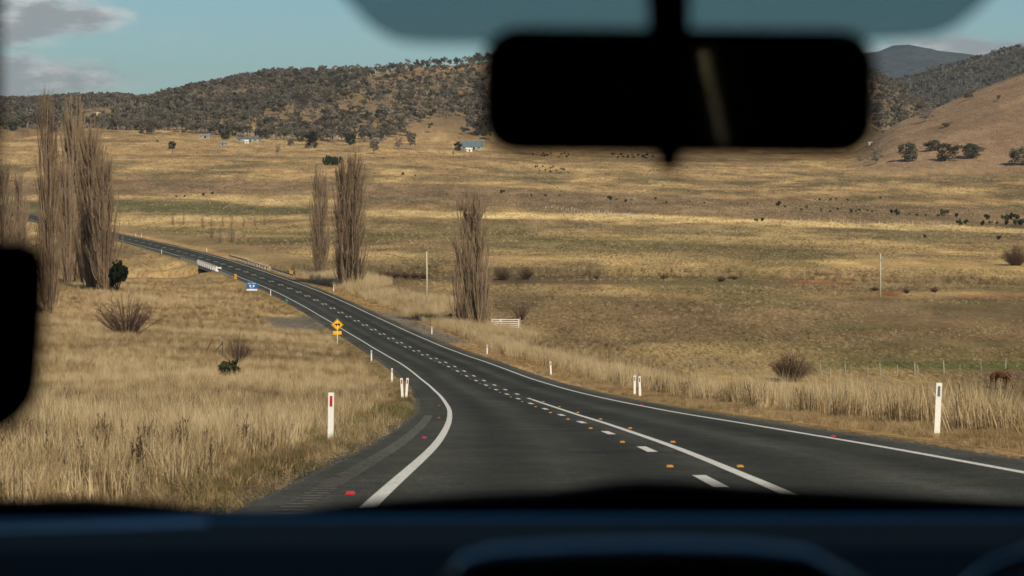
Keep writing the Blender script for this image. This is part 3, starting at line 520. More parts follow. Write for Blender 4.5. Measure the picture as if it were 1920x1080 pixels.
# ------------------------------------------------------------------ scattered ground cover (uncountable)
def scatter(name, pts, rot, scl, idx, tint, protos, label, cat):
    me = bpy.data.meshes.new(name); k = len(pts); me.vertices.add(k); me.vertices.foreach_set('co', np.asarray(pts, np.float32).ravel())
    for nm, ty, arr in (('rot', 'FLOAT_VECTOR', rot), ('scl', 'FLOAT_VECTOR', scl), ('idx', 'INT', idx), ('tint', 'FLOAT', tint)):
        a = me.attributes.new(nm, ty, 'POINT'); a.data.foreach_set('vector' if ty == 'FLOAT_VECTOR' else 'value', np.asarray(arr, np.int32 if ty == 'INT' else np.float32).ravel())
    o = obj_of(name, me); ng = bpy.data.node_groups.new(name, 'GeometryNodeTree'); ng.interface.new_socket('Geometry', in_out='INPUT', socket_type='NodeSocketGeometry'); ng.interface.new_socket('Geometry', in_out='OUTPUT', socket_type='NodeSocketGeometry')
    N = ng.nodes; L = ng.links; gi = N.new('NodeGroupInput'); go = N.new('NodeGroupOutput'); jn = N.new('GeometryNodeJoinGeometry')
    def na(nm, ty): n_ = N.new('GeometryNodeInputNamedAttribute'); n_.data_type = ty; n_.inputs['Name'].default_value = nm; return n_.outputs['Attribute']
    ar, asc, ai = na('rot', 'FLOAT_VECTOR'), na('scl', 'FLOAT_VECTOR'), na('idx', 'INT'); er = N.new('FunctionNodeEulerToRotation'); L.new(ar, er.inputs[0])
    for i, p in enumerate(protos):
        oi = N.new('GeometryNodeObjectInfo'); oi.inputs['Object'].default_value = p; oi.inputs['As Instance'].default_value = True
        cp = N.new('FunctionNodeCompare'); cp.data_type = 'INT'; cp.operation = 'EQUAL'; L.new(ai, cp.inputs[2]); cp.inputs[3].default_value = i
        ip = N.new('GeometryNodeInstanceOnPoints'); L.new(gi.outputs[0], ip.inputs['Points']); L.new(cp.outputs[0], ip.inputs['Selection']); L.new(oi.outputs['Geometry'], ip.inputs['Instance']); L.new(er.outputs[0], ip.inputs['Rotation']); L.new(asc, ip.inputs['Scale']); L.new(ip.outputs[0], jn.inputs[0])
    L.new(jn.outputs[0], go.inputs[0]); md = o.modifiers.new('scatter', 'NODES'); md.node_group = ng
    return tag(o, label, cat, kind='stuff')
def proto(name, me):
    return bpy.data.objects.new(name, me)
def tuft(seed, n, h, spread, w, lean=.35, mat='grass'):
    rg = random.Random(seed); c = MB()
    for k in range(n):
        a = rg.uniform(0, 6.283); r0 = spread * math.sqrt(rg.random()); b = Vector((math.cos(a) * r0, math.sin(a) * r0, -.04)); hh = h * rg.uniform(.45, 1.0); la = rg.uniform(0, 6.283); l = lean * rg.random() * hh
        d = Vector((math.cos(la), math.sin(la), 0)); wa = rg.uniform(0, 6.283); wv = Vector((math.cos(wa), math.sin(wa), 0)) * w * rg.uniform(.6, 1.3); m = b + d * l * .3 + Vector((0, 0, hh * .55)); t = b + d * l + Vector((0, 0, hh))
        c.add([b - wv * .5, b + wv * .5, m + wv * .42, m - wv * .42, t], [(0, 1, 2, 3), (3, 2, 4)])
    me = c.mesh(name='grass_tuft'); me.materials.append(MT[mat]); return proto('grass_tuft', me)
def weed(seed):
    rg = random.Random(seed); c = MB()
    for k in range(4):
        b = Vector((rg.uniform(-.1, .1), rg.uniform(-.1, .1), -.05)); t = b + Vector((rg.uniform(-.14, .14), rg.uniform(-.1, .1), rg.uniform(.75, 1.2))); c.tube([b, b.lerp(t, .5) + Vector((rg.uniform(-.03, .03), 0, 0)), t], [.009, .007, .005], 3, False)
        for j in range(9): p = b.lerp(t, rg.uniform(.5, 1)); c.spike(p, p + Vector((rg.uniform(-.09, .09), rg.uniform(-.09, .09), rg.uniform(.02, .14))), .010)
    me = c.mesh('weed_stalk'); me.materials.append(MT['weed']); return proto('weed_stalk', me)
TUFTS = [tuft(1, 30, .8, .22, .011), tuft(2, 34, .72, .28, .012, .5), tuft(3, 26, .95, .2, .010, .3), tuft(4, 44, .55, .34, .012, .6), tuft(5, 30, .85, .3, .013, .7)]
TUFTS.append(tuft(6, 30, .4, .3, .014, .8, 'greeng'))
WEEDS = [weed(1), weed(2), weed(3)]
def lat_of(x, y): return (x - xr(np.clip(y, -59, 1390))) * rcos(np.clip(y, -55, 1390))
def gen(y0, y1, x0f, x1f, dens, cond=None):
    ya = np.linspace(y0, y1, 40); wid = np.maximum(x1f(ya) - x0f(ya), 0); area = float(((wid[1:] + wid[:-1]) / 2 * np.diff(ya)).sum()); k = int(area * dens)
    y = np.interp(NR.random(k), np.concatenate([[0], np.cumsum((wid[1:] + wid[:-1]) / 2)]) / max(wid[1:].sum() * .5 + wid[:-1].sum() * .5, 1e-6), ya); x = x0f(y) + (x1f(y) - x0f(y)) * NR.random(k)
    lt = lat_of(x, y); g = ~((y > 300) & (y < 348) & (lt < 0) & (lt > -13)) & ~((y > 255) & (y < 360) & (lt > 0) & (lt < 9)) & ((lt < -4.95) | (lt > 5.9)) & (creek_dist(x, y) > np.where((x < -58) & (x > -110), 15, 1.5))
    if cond is not None: g &= cond(x, y, lt)
    return x[g], y[g]
GP = []
def put(x, y, s0, s1, tb, tr=.22, pn=.9, hs=1.0, kind=None):
    k = len(x); s = NR.uniform(s0, s1, k); patch = fbm(x / 7, y / 7, 15, 4) + .8 * fbm(x / 30, y / 30, 19, 2); t = np.clip(tb + pn * patch + NR.normal(0, tr, k), 0, 1); sc = np.stack([s, s, s * hs * (1 + .9 * patch)], 1)
    GP.append((np.stack([x, y, H(x, y)], 1), np.stack([NR.normal(0, .08, k), NR.normal(0, .08, k), NR.uniform(0, 6.28, k)], 1), sc, NR.integers(0, 5, k) if kind is None else np.full(k, kind), t))
lx0 = lambda y: -.275 * y - 4
lx1 = lambda y: xr(y) - 4.9
farL = lambda x, y, l: l < -7.4 + .9 * np.sin(y * .45)
put(*gen(12, 70, lx0, lx1, 9.5, farL), .6, 1.1, .70, .3, 1.3); put(*gen(70, 150, lx0, lx1, 4.2, farL), .75, 1.15, .70, .26, 1.2); put(*gen(150, 300, lx0, lx1, 1.9, farL), .9, 1.35, .68, .22, 1.3, .85); put(*gen(300, 470, lx0, lx1, .8, farL), 1.0, 1.5, .72, .22, 1.3, .8)
edge = lambda x, y, l: (l > -8.6) & (l < -4.95)
put(*gen(12, 160, lambda y: xr(y) - 9, lx1, 11, edge), .4, .7, .50, .22, .6, .55)
put(*gen(12, 120, lambda y: xr(y) - 7, lx1, 3.2, lambda x, y, l: (l > -6.3) & (fbm(x / 3, y / 3, 77, 3) > 0)), .5, .9, .5, .3, .5, .8, 5); put(*gen(12, 90, lx0, lx1, .8, lambda x, y, l: fbm(x / 4, y / 4, 79, 3) > .08), .7, 1.3, .5, .3, .5, 1.0, 5); put(*gen(120, 300, lx0, lx1, .1, lambda x, y, l: fbm(x / 6, y / 6, 79, 3) > .08), .9, 1.3, .5, .3, .5, 1.0, 5)
rx0 = lambda y: xr(y) + 6.0
rx1 = lambda y: np.minimum(.285 * y + 5, xr(y) + 30)
mown = lambda x, y, l: (l > 6.0) & (l < 9.6); tall = lambda x, y, l: (l > 8.8 + .8 * np.sin(y * .7)) & (l < 17 + 4 * np.sin(y * .09)); tall2 = lambda x, y, l: (l > 14) & (l < 30)
put(*gen(20, 160, rx0, lambda y: xr(y) + 9.7, 9, mown), .4, .65, .62, .14, .4, .42); put(*gen(160, 460, rx0, lambda y: xr(y) + 10, 1.8, mown), .7, 1.0, .6, .14, .4, .4)
put(*gen(24, 130, rx0, rx1, 9, tall), .95, 1.4, .92, .22, .5, 1.4); put(*gen(130, 300, rx0, rx1, 4.2, tall), 1.1, 1.6, .95, .2, .5, 1.4); put(*gen(300, 470, rx0, rx1, 2.0, tall), 1.2, 1.8, .95, .16, .5, 1.3)
put(*gen(24, 300, rx0, rx1, 1.1, tall2), .7, 1.0, .5, .2, .6)
fx1 = lambda y: .275 * y + 6
ff = lambda x, y, l: (l > 24) & (fbm(x / 30, y / 18, 23, 3) > -.1)
put(*gen(120, 330, rx0, fx1, 1.7, ff), .35, .75, .5, .34, .8, .6); put(*gen(330, 620, rx0, fx1, .6, ff), .6, 1.1, .55, .34, .9, .6); put(*gen(620, 1100, rx0, fx1, .11, lambda x, y, l: l > 20), .9, 1.7, .55, .36, .8, .6)
fl0 = lambda y: -.275 * y - 6
put(*gen(480, 1100, fl0, lx1, .11, farL), .9, 1.7, .55, .36, .8, .6); put(*gen(1100, 2050, fl0, fx1, .034), 1.4, 2.6, .55, .4, .8, .5)
c_ = lambda x, y, l: (creek_dist(x, y) < 11) & (y > 380)
put(*gen(385, 520, lambda y: 0 * y - 60, lambda y: .25 * y + 10, .25, c_), 1.0, 1.9, .35, .2, .6)
cat_ = [np.concatenate([g[i] for g in GP]) for i in range(5)]
scatter('dry_grass', cat_[0], cat_[1], cat_[2], cat_[3], cat_[4], TUFTS, 'tall dry straw-coloured grass over the verges and paddocks', 'grass')
STN = []
for i in range(3):
    rg = random.Random(i); bm = bmesh.new(); bmesh.ops.create_icosphere(bm, subdivisions=1, radius=.02)
    for v in bm.verts: v.co = Vector((v.co.x * rg.uniform(.6, 1.5), v.co.y * rg.uniform(.6, 1.4), v.co.z * rg.uniform(.4, 1)))
    me = bpy.data.meshes.new('stone'); bm.to_mesh(me); bm.free(); me.materials.append(MT['stone']); STN.append(proto('stone', me))
k = 6000; sy = NR.uniform(4, 110, k) ** 1.0; sl = np.where(NR.random(k) < .45, -5.0 + NR.normal(0, .22, k), 5.75 + NR.normal(0, .38, k)); s_ = (xr(sy + 2.) - xr(sy - 2.)) / 4; c_r = 1 / np.sqrt(1 + s_ * s_); S = NR.uniform(.35, 1.0, k)
scatter('road_gravel', np.stack([xr(sy) + sl * c_r, sy - sl * s_ * c_r, zr(sy) - .02 - .1 * (np.abs(sl) > 5.2) * np.clip(np.abs(sl) - 5.2, 0, 1)], 1), NR.uniform(0, 6.3, (k, 3)), np.stack([S] * 3, 1), NR.integers(0, 3, k), NR.random(k), STN, 'loose grey gravel along both edges of the seal', 'gravel')
wx = []
for a in ((gen(16, 70, lx0, lx1, 1.0, farL)), gen(70, 180, lx0, lx1, .16, farL), gen(24, 140, rx0, rx1, 2.6, tall), gen(140, 300, rx0, rx1, 1.0, tall)):
    k = fbm(a[0] / 6, a[1] / 6, 33, 3) > -.02; wx.append((a[0][k], a[1][k]))
X = np.concatenate([a[0] for a in wx]); Y = np.concatenate([a[1] for a in wx]); k = len(X); S = NR.uniform(.35, .8, k) * np.where(X > 3, 1.25, 1)
scatter('weed_stalks', np.stack([X, Y, H(X, Y)], 1), np.stack([NR.normal(0, .1, k), NR.normal(0, .1, k), NR.uniform(0, 6.3, k)], 1), np.stack([S] * 3, 1), NR.integers(0, 3, k), NR.random(k), WEEDS, 'thin dark dead weed stalks standing in the dry grass', 'weeds')

# ------------------------------------------------------------------ forest on the hill
def joined(name, ms):
    bm = bmesh.new(); mats = []; me = bpy.data.meshes.new(name)
    for m in ms:
        k = len(bm.faces); bm.from_mesh(m); bm.faces.ensure_lookup_table()
        for f in bm.faces[k:]: f.material_index = len(mats)
        mats.append(m.materials[0])
    bm.to_mesh(me); bm.free()
    for m in mats: me.materials.append(m)
    return proto(name, me)
FT = [joined('gum', gum(101, 12, 9, 9, 24, .75, 'gum1')), joined('gum', gum(102, 13, 8, 9, 22, .75, 'gum2')), joined('gum', gum(103, 11, 10, 9, 24, .8, 'gum1')), joined('gum', gum(104, 10, 8, 9, 24, .7, 'gum3', 'greybark')),
      joined('gum', gum(105, 12, 8, 9, 26, .6, 'twigm', 'gumbark', .3, True)), joined('gum', gum(106, 13, 7, 7, 18, .7, 'gum2'))]
def forest_pts():
    k = 84000; u = NR.uniform(-900, 2300, k); r = np.sqrt(NR.uniform(1850 ** 2, 3080 ** 2, k)); t = (u - 960) / F; y = r / np.sqrt(1 + t * t); x = t * y
    dr = np.interp(u, [-6000, 200, 320, 6000], [3000, 3000, 2700, 2700]); start = np.interp(u, [-900, 150, 300, 420, 560, 700, 780, 860, 930, 1200, 1700, 2300], [2120, 2120, 2080, 1990, 1930, 1960, 2150, 2210, 2150, 2150, 2120, 2120]) + 60 * fbm(x / 60, y / 60, 5, 3)
    pn = vnoise(x / 70, y / 70, 91); dn = fbm(x / 120, y / 120, 27, 4); keep = (r > start) & (r < dr + 30) & (NR.random(k) < np.clip(np.interp(u, [380, 640], [.85, .60]) + 1.2 * dn, .05, 1) * np.where(pn > .66, .2, 1))
    keep &= ~((u > 560) & (u < 890) & (r > dr - 130) & (NR.random(k) < .88)); keep &= ~((u > 690) & (u < 1000) & (r > dr - 320) & (NR.random(k) < .6))
    keep &= ~((u > 1560) & (H(x, y) > 0) & (r < 2150)); keep &= (u < 1790) | (r > 2300)
    return x[keep], y[keep]
fx, fy = forest_pts(); k = len(fx); S = NR.uniform(.55, 1.0, k); du = 960 + F * fx / fy
ty = NR.choice(6, k, p=[.17, .25, .15, .09, .24, .10]); 
scatter('gum_forest', np.stack([fx, fy, H(fx, fy)], 1), np.stack([0 * S, 0 * S, NR.uniform(0, 6.3, k)], 1), np.stack([S, S, S], 1), ty, NR.random(k), FT, 'grey-green gum forest covering the slopes of the long hill', 'forest')
V = np.empty(len(ridge.data.vertices) * 3, np.float32); ridge.data.vertices.foreach_get('co', V); V = V.reshape(26, -1, 3); k = 9000; ri = NR.integers(3, 19, k); ci = NR.integers(0, V.shape[1] - 1, k); a = NR.random((k, 1)); b = NR.random((k, 1))
pp = (V[ri, ci] * (1 - a) + V[ri + 1, ci] * a) * (1 - b) + (V[ri, ci + 1] * (1 - a) + V[ri + 1, ci + 1] * a) * b; S = NR.uniform(.7, 1.3, k)
scatter('ridge_forest', pp, np.stack([0 * S, 0 * S, NR.uniform(0, 6.3, k)], 1), np.stack([S, S, S], 1), NR.choice(6, k, p=[.2, .25, .15, .1, .2, .1]), NR.random(k), FT, 'hazy grey forest on the far ridge behind the brown hill', 'forest')

# ------------------------------------------------------------------ single trees
POP = [poplar(11, 30, 5.0, 230, 42), poplar(12, 28, 5.4, 270, 42), poplar(13, 22, 4.4, 220, 42), poplar(14, 18, 4.0, 340, 42, 3), poplar(15, 26, 5.4, 300, 42, 2)]
PH = [30, 28, 22, 18, 26]; PW = [5.0, 5.4, 4.4, 4.0, 5.4]
for i, (u, vb, vt, w, k, lab) in enumerate((
    (92, 588, 190, 44, 0, 'tall narrow bare poplar, second from the left edge of the photo'), (141, 533, 196, 64, 1, 'tallest bare poplar in the dense left roadside clump'), (172, 541, 224, 72, 4, 'broad bare poplar in the middle of the dense left roadside clump'),
    (196, 546, 296, 54, 2, 'shorter bare poplar on the right side of the left roadside clump'), (126, 536, 300, 34, 2, 'slender bare poplar on the left side of the dense roadside clump'),
    (8, 512, 312, 44, 2, 'bare poplar cut by the left edge of the photo'), (38, 505, 330, 34, 0, 'small bare poplar between the left edge and the tall narrow poplar'),
    (600, 517, 320, 38, 2, 'thinner and shorter of the two bare poplars beside the right verge'), (656, 537, 278, 56, 4, 'taller and broader of the two bare poplars beside the right verge'), (886, 614, 357, 60, 3, 'lone bare poplar with several stems beside the white gate'))):
    p = G(u, vb); hh = 1.05 * pxm(p, vb - vt); o = place_tree('poplar_tree', POP[k], p, hh / PH[k], i * 1.3, lab, 'tree', 'bare poplars along the road', 1.); sxy = 1.18 * pxm(p, w) / PW[k]; o.scale = (sxy, sxy, hh / PH[k])
YP = poplar(21, 8, 2.8, 120, 14)
for i, (u, vb, h) in enumerate(((324, 422, 22), (344, 422, 22), (380, 427, 26), (397, 447, 43), (413, 455, 36), (418, 425, 22), (435, 454, 54), (457, 426, 21), (478, 424, 19), (496, 422, 18))):
    p = G(u, vb); place_tree('young_poplar', YP, p, pxm(p, h) / 8, i * 2.1, ('taller bare sapling in the young row left of the bridge' if h > 30 else 'small bare sapling in the back of the young row beyond the road') , 'tree', 'young bare poplars beyond the road' if h < 30 else 'taller young poplars near the road')
GT = [gum(201, 12, 9, 18, 50, .55, 'gum1', low=.25), gum(202, 12, 9, 17, 46, .55, 'gum2', low=.2), gum(203, 12, 11, 26, 50, .55, 'gum1', low=.08), gum(204, 12, 11, 30, 50, .55, 'gum3', 'greybark', .06), gum(205, 12, 8, 22, 60, .6, 'twigm', 'greybark', .15, True), gum(206, 12, 6, 9, 40, .5, 'gum1', low=.45)]
sky_t = [(448, 150, 11, 0), (470, 148, 9, 1), (493, 146, 14, 0), (508, 145, 12, 2), (520, 144, 14, 5), (533, 144, 10, 1), (548, 143, 13, 0), (564, 146, 11, 1), (577, 146, 12, 2), (597, 146, 13, 0), (619, 144, 14, 2), (644, 141, 9, 2), (666, 138, 15, 5), (678, 137, 18, 5), (690, 137, 12, 1), (698, 136, 15, 0), (712, 135, 11, 1), (730, 130, 19, 0), (748, 127, 13, 1), (757, 127, 9, 2), (782, 119, 19, 5), (804, 119, 10, 2), (825, 119, 13, 2), (866, 120, 12, 1), (879, 120, 16, 1), (895, 123, 22, 0),
         (310, 184, 10, 0), (344, 171, 11, 0), (374, 167, 11, 0), (400, 162, 9, 1), (425, 157, 10, 2), (73, 194, 9, 0), (178, 185, 9, 0), (215, 187, 9, 1), (240, 190, 9, 0), (120, 193, 9, 1)]
for i, (u, vb, h, k) in enumerate(sky_t):
    d = float(np.interp(u, [200, 320], [2985, 2685])); p = P(u, d); place_tree('gum_tree', GT[k], p, pxm(p, h) / 12, i * 1.7, 'small gum tree on the long hill skyline, ' + ('on its rising left end' if u < 440 else 'in the thick left row' if u < 610 else 'in the spaced middle row' if u < 765 else 'on the bare crest beside the mirror') if u > 280 else 'small gum tree on the lower skyline at far left', 'tree', 'gum trees on the hill skyline %d' % (0 if u < 440 else 1 if u < 610 else 2 if u < 765 else 3) if u > 280 else 'gum trees on the left skyline')
foot = [(5, 248, 24, 0), (24, 246, 16, 3), (42, 245, 19, 0), (194, 248, 17, 1), (206, 247, 14, 0), (240, 249, 14, 1), (266, 255, 15, 0), (281, 251, 22, 2), (300, 249, 16, 1), (348, 254, 19, 0), (365, 251, 15, 1), (389, 249, 15, 3), (422, 262, 16, 3), (436, 259, 18, 0), (500, 266, 20, 0), (521, 289, 17, 4), (545, 278, 15, 1), (566, 272, 22, 0), (584, 278, 27, 3), (600, 270, 22, 0), (657, 272, 19, 3), (640, 263, 18, 0), (680, 262, 22, 1), (701, 289, 24, 1), (729, 254, 24, 0), (748, 280, 24, 4), (770, 280, 30, 1), (754, 255, 22, 0), (808, 250, 18, 5), (868, 253, 14, 1), (882, 246, 26, 1), (899, 254, 30, 2), (859, 283, 15, 3), (850, 291, 9, 4), (912, 262, 24, 0), (323, 280, 13, 3)]
for i, (u, vb, h, k) in enumerate(foot):
    p = G(u, vb, 700); lab = {4: 'bare grey tree at the foot of the wooded hill', 3: 'dark bushy tree at the foot of the wooded hill', 5: 'slim gum tree in the clearing at the foot of the hill'}.get(k, 'olive gum tree at the foot of the wooded hill')
    z_ = next(t for a_, t in ((60, ', left of the tall poplars'), (250, ', right of the left poplar clump'), (320, ', below the dip in the skyline'), (445, ', beside the tin sheds'), (610, ', right of the long dark shed'), (690, ', above the taller verge poplar'), (785, ', midway between sheds and farmhouse'), (2000, ', around the blue-roofed farmhouse')) if u < a_); lab += z_
    if u == 323: lab = 'small dark round tree alone in the left far paddock'
    place_tree('gum_tree', GT[k], p, 1.25 * pxm(p, h) / 12, i * 2.3, lab, 'tree', 'foot of hill: ' + lab if u != 323 else None)
for i, (u, vb, h, w, k, lab) in enumerate(((1707, 302, 38, 44, 2, 'leftmost round dark gum of the clump below the brown hill'), (1747, 283, 23, 34, 2, 'gum tree standing behind the clump below the brown hill'), (1775, 302, 37, 50, 2, 'largest round gum in the middle of the clump below the brown hill'), (1825, 296, 30, 46, 2, 'spreading paler gum at the right of the clump below the brown hill'),
    (1912, 310, 38, 44, 2, 'gum tree cut by the right edge of the photo'), (1643, 307, 36, 32, 4, 'bare grey tree left of the gum clump below the brown hill'), (1612, 305, 17, 14, 4, 'small bare tree under the right corner of the mirror'), (1737, 228, 34, 42, 4, 'grey twiggy tree on the left shoulder of the brown hill'),
    (1772, 239, 10, 20, 1, 'low grey bush tree beside the twiggy tree on the brown hill'), (1815, 187, 13, 18, 1, 'small round tree on the edge of the brown hill skyline'), (1873, 189, 13, 10, 1, 'lone thin tree high on the brown hill face'), (1889, 147, 18, 20, 1, 'twin tree on the brown hill skyline near the right edge'), (1912, 139, 16, 20, 3, 'dark tree on the brown hill skyline at the right edge'))):
    p = G(u, vb, 900); o = place_tree('gum_tree', GT[k], p, 1, i * 1.9, lab, 'tree'); s = pxm(p, h) / 12; ww = pxm(p, w) / (9, 8, 11, 10, 8, 6)[k]; o.scale = (ww, ww, s)

# shrubs and bushes
B1 = bare_bush(1, 4, 8, 85, 12, .045); B2 = bare_bush(2, 3, 5, 60, 12, .032); B3 = bare_bush(3, 3, 3.4, 160, 16, .02, 'bushb')
def bush(u, vb, w, h, me, bw, bh, lab, name='bare_bush', grp=None, lo=8):
    p = G(u, vb, lo); sx = pxm(p, w) / bw; return place(name, me, p, (sx, sx, pxm(p, h) / bh), u * .7, lab, 'bush', grp)
bush(238, 630, 138, 82, B1, 8, 4, 'wide bare twiggy bush on the left grassy bank'); bush(445, 684, 66, 66, B2, 5, 3, 'smaller bare bush beside the dark green shrub'); bush(1484, 716, 84, 60, B3, 3.4, 3, 'dense brown leafless bush behind the right verge grass', lo=150)
bush(944, 525, 38, 28, B3, 3.4, 3, 'left of two dark round bushes right of the lone poplar'); bush(986, 524, 32, 27, B3, 3.4, 3, 'right of two dark round bushes right of the lone poplar'); bush(1905, 498, 56, 42, B3, 3.4, 3, 'grey bare bush at the right edge in the middle paddock'); bush(975, 600, 40, 34, B2, 5, 3, 'faint bare bush in the paddock behind the white gate')
for i, u in enumerate((710, 726, 742, 760, 778, 795)): bush(u, 520 + i * .5, 24, 14, B3, 3.4, 3, 'low brown bush in the row along the creek', grp='brown bushes along the creek')
for i, (u, v) in enumerate(((1118, 523), (1245, 523), (1352, 528), (1376, 524), (1700, 550), (1752, 548), (1640, 545))): bush(u, v, 15 + i % 4 * 3, 8 + i % 3 * 2, B3, 3.4, 3, 'low brown bush far along the creek in the right paddock', grp='creek bushes in the right paddock')
L1 = leafy_bush(1, 1.4, 2.0, 420, .16, 'gum3'); L2 = leafy_bush(2, 5, 5, 520, .42, 'shadeleaf'); L3 = leafy_bush(3, 3, 7, 520, .4, 'conif')
bush(432, 716, 42, 44, L1, 2.0, 1.4, 'small dark green shrub on the left grassy bank', 'shrub'); bush(219, 548, 38, 74, L2, 5, 5, 'bush darkened to stand in for shade at the right foot of the poplar clump', 'shrub'); bush(622, 310, 32, 18, L3, 7, 3, 'broad dark green bush left of the taller poplar in the far paddock', 'shrub'); bush(852, 604, 30, 20, L2, 5, 5, 'dark leaf mass standing in for the shadow at the left foot of the lone poplar', 'shrub'); bush(641, 528, 16, 22, L2, 5, 5, 'dark leaf mass standing in for shade between the two poplars beside the right verge', 'shrub')  # the three darkest bushes stand in for shade at poplar feet
SH = [leafy_bush(11, 4, 3.6, 260, .5, 'conif'), leafy_bush(12, 4, 3, 260, .5, 'gum3')]
sh = [(942, 364, 8), (998, 368, 6), (1024, 368, 6), (1049, 370, 6), (1089, 372, 4), (1144, 375, 10), (1156, 376, 4), (1175, 378, 9), (1186, 377, 4), (1228, 375, 6), (1249, 382, 5), (1295, 381, 5), (1320, 382, 5), (1402, 383, 5), (1417, 415, 8), (1429, 415, 8), (1459, 387, 9), (1473, 390, 6), (1494, 392, 5), (1502, 393, 5), (1511, 391, 5), (1539, 395, 6), (1555, 396, 5), (1570, 396, 6), (1595, 397, 8), (1606, 398, 5), (1613, 396, 7), (1628, 398, 5), (1637, 399, 5), (1670, 402, 11), (1681, 402, 12), (1704, 404, 5), (1720, 404, 5), (1737, 406, 6), (1760, 406, 5), (1529, 377, 4), (1537, 376, 5), (1557, 376, 6), (1567, 376, 4), (1588, 375, 5), (1622, 373, 3), (1637, 374, 3), (1652, 374, 6)]
sh2 = [(1771, 407, 18), (1795, 408, 14), (1797, 422, 15), (1812, 421, 13), (1844, 422, 10), (1850, 412, 17), (1858, 421, 9), (1868, 422, 9), (1883, 414, 16), (1887, 424, 12), (1894, 411, 15), (1906, 413, 18), (1903, 422, 12), (1916, 424, 15)]
sh3 = [(1007 + 5.2 * i + (i * 29 % 9) - 4, 313 + (i * 7) % 13, 5) for i in range(12)] + [(1152 + 6 * i + (i * 37 % 11) - 5, 292 + (i * 5) % 7, 6) for i in range(13)] + [(1004 + 6.5 * i + (i * 31 % 11) - 5, 289 + (i * 5) % 8, 5) for i in range(11)] + [(1733, 446, 7), (1873, 448, 10), (754, 327, 7), (778, 329, 4), (839, 367, 4), (400, 366, 9), (330, 369, 4), (348, 369, 5), (383, 366, 6), (296, 264, 5)]
for lst, lab, grp in ((sh, 'small dark shrub in the far shrub line', 'dark shrubs along the far fence line'), (sh2, 'dark evergreen shrub in the planted clump at the right edge', 'dark evergreen shrubs at right'), (sh3, 'tiny dark shrub on the far paddocks', 'tiny shrubs on the far paddocks')):
    for i, (u, v, h) in enumerate(lst):
        zn = ''
        if lst is sh: zn = next(t for a_, t in ((1100, ', left end of the line'), (1260, ', below the mirror lever'), (1440, ', middle of the line'), (1600, ', left of the right utility pole'), (2000, ', right of the right utility pole')) if u < a_)
        if lst is sh3: zn = ', loose cluster below the mirror' if i < 12 else ', row just left of the mirror lever' if i < 25 else ', row under the lower left mirror edge' if i < 36 else ', left paddock near the green strip' if u < 420 else ', right of the taller verge poplar' if u < 900 else ', alone at right above the utility pole'
        p = G(u + random.uniform(-2, 2), v + random.uniform(-2, 2), 300); s = pxm(p, h * random.uniform(.65, 1.0)) / 4; place('shrub', SH[i % 2], p, (s * .95, s * .95, s * 1.25), i * 1.1, lab + zn, 'shrub', grp + zn)
tg = MB().tube([(0, 0, -.1), (0, 0, 1.3)], [.15, .15], 6).mesh('tree_guard'); tg.materials.append(MT['guard'])
for i in range(100):
    f = i / 59 if i < 60 else (i - 60) / 39; u, v = (1023 + 201 * f, 390 + 20 * f) if i < 60 else (1479 + 311 * f, 415 + 8.5 * f); p = G(u + random.uniform(-2, 2), v + random.uniform(-1.5, 1.5), 400); s = random.uniform(.45, .95)
    place('tree_guard', tg, p, s, 0, 'tiny pale tree guard in the dotted row on the far paddock, ' + ('left row' if i < 60 else 'right row'), 'tree guard', 'pale tree guards, left row' if i < 60 else 'pale tree guards, right row')

# ------------------------------------------------------------------ roadside furniture
def guide_post(p, h, rz, lab, ref, lean=0., grp='white roadside guide posts'):
    o = empty('guide_post', p, lab, 'guide post', grp, rz); o.rotation_euler = (0, lean, rz)
    m = MB(); ring = lambda z: [(-.058, -.012, z), (.058, -.012, z), (.052, .014, z), (0, .026, z), (-.052, .014, z)]
    n = 5; vs = ring(.0) + ring(h); m.add(vs, [tuple(reversed(range(n))), tuple(range(n, 2 * n))] + [(i, (i + 1) % n, (i + 1) % n + n, i + n) for i in range(n)]); m.build('post', MT['white'], o)
    m = MB(); vs = [(-.060, -.0145, -.3), (.060, -.0145, -.3), (.056, .017, -.3), (0, .029, -.3), (-.056, .017, -.3)] + [(x * 1.03, y * 1.05, z) for x, y, z in ring(.09)]; m.add(vs, [tuple(range(n, 2 * n))] + [(i, (i + 1) % n, (i + 1) % n + n, i + n) for i in range(n)]); m.build('grimy_foot', MT['dirt'], o)
    MB().box((0, -.0155, h - .17), (.052, .006, .21)).build('reflector', ref, o); return o
def at_lat(u, vb, lat):                         # slide along the verge until the bearing matches
    ys = np.linspace(15, 900, 6000); s = (xr(ys + 2.) - xr(ys - 2.)) / 4; c = 1 / np.sqrt(1 + s * s); X = xr(ys) + lat * c; Y = ys - lat * s * c; Z = H(X, Y); p_ = math.cos(PITCH) * Y - math.sin(PITCH) * Z
    uu = 960 + F * X / p_; vv = 540 - F * (Z * math.cos(PITCH) + Y * math.sin(PITCH)) / p_; i = np.argmin((uu - u) ** 2 + (vv - vb) ** 2); return Vector((X[i], Y[i], Z[i]))
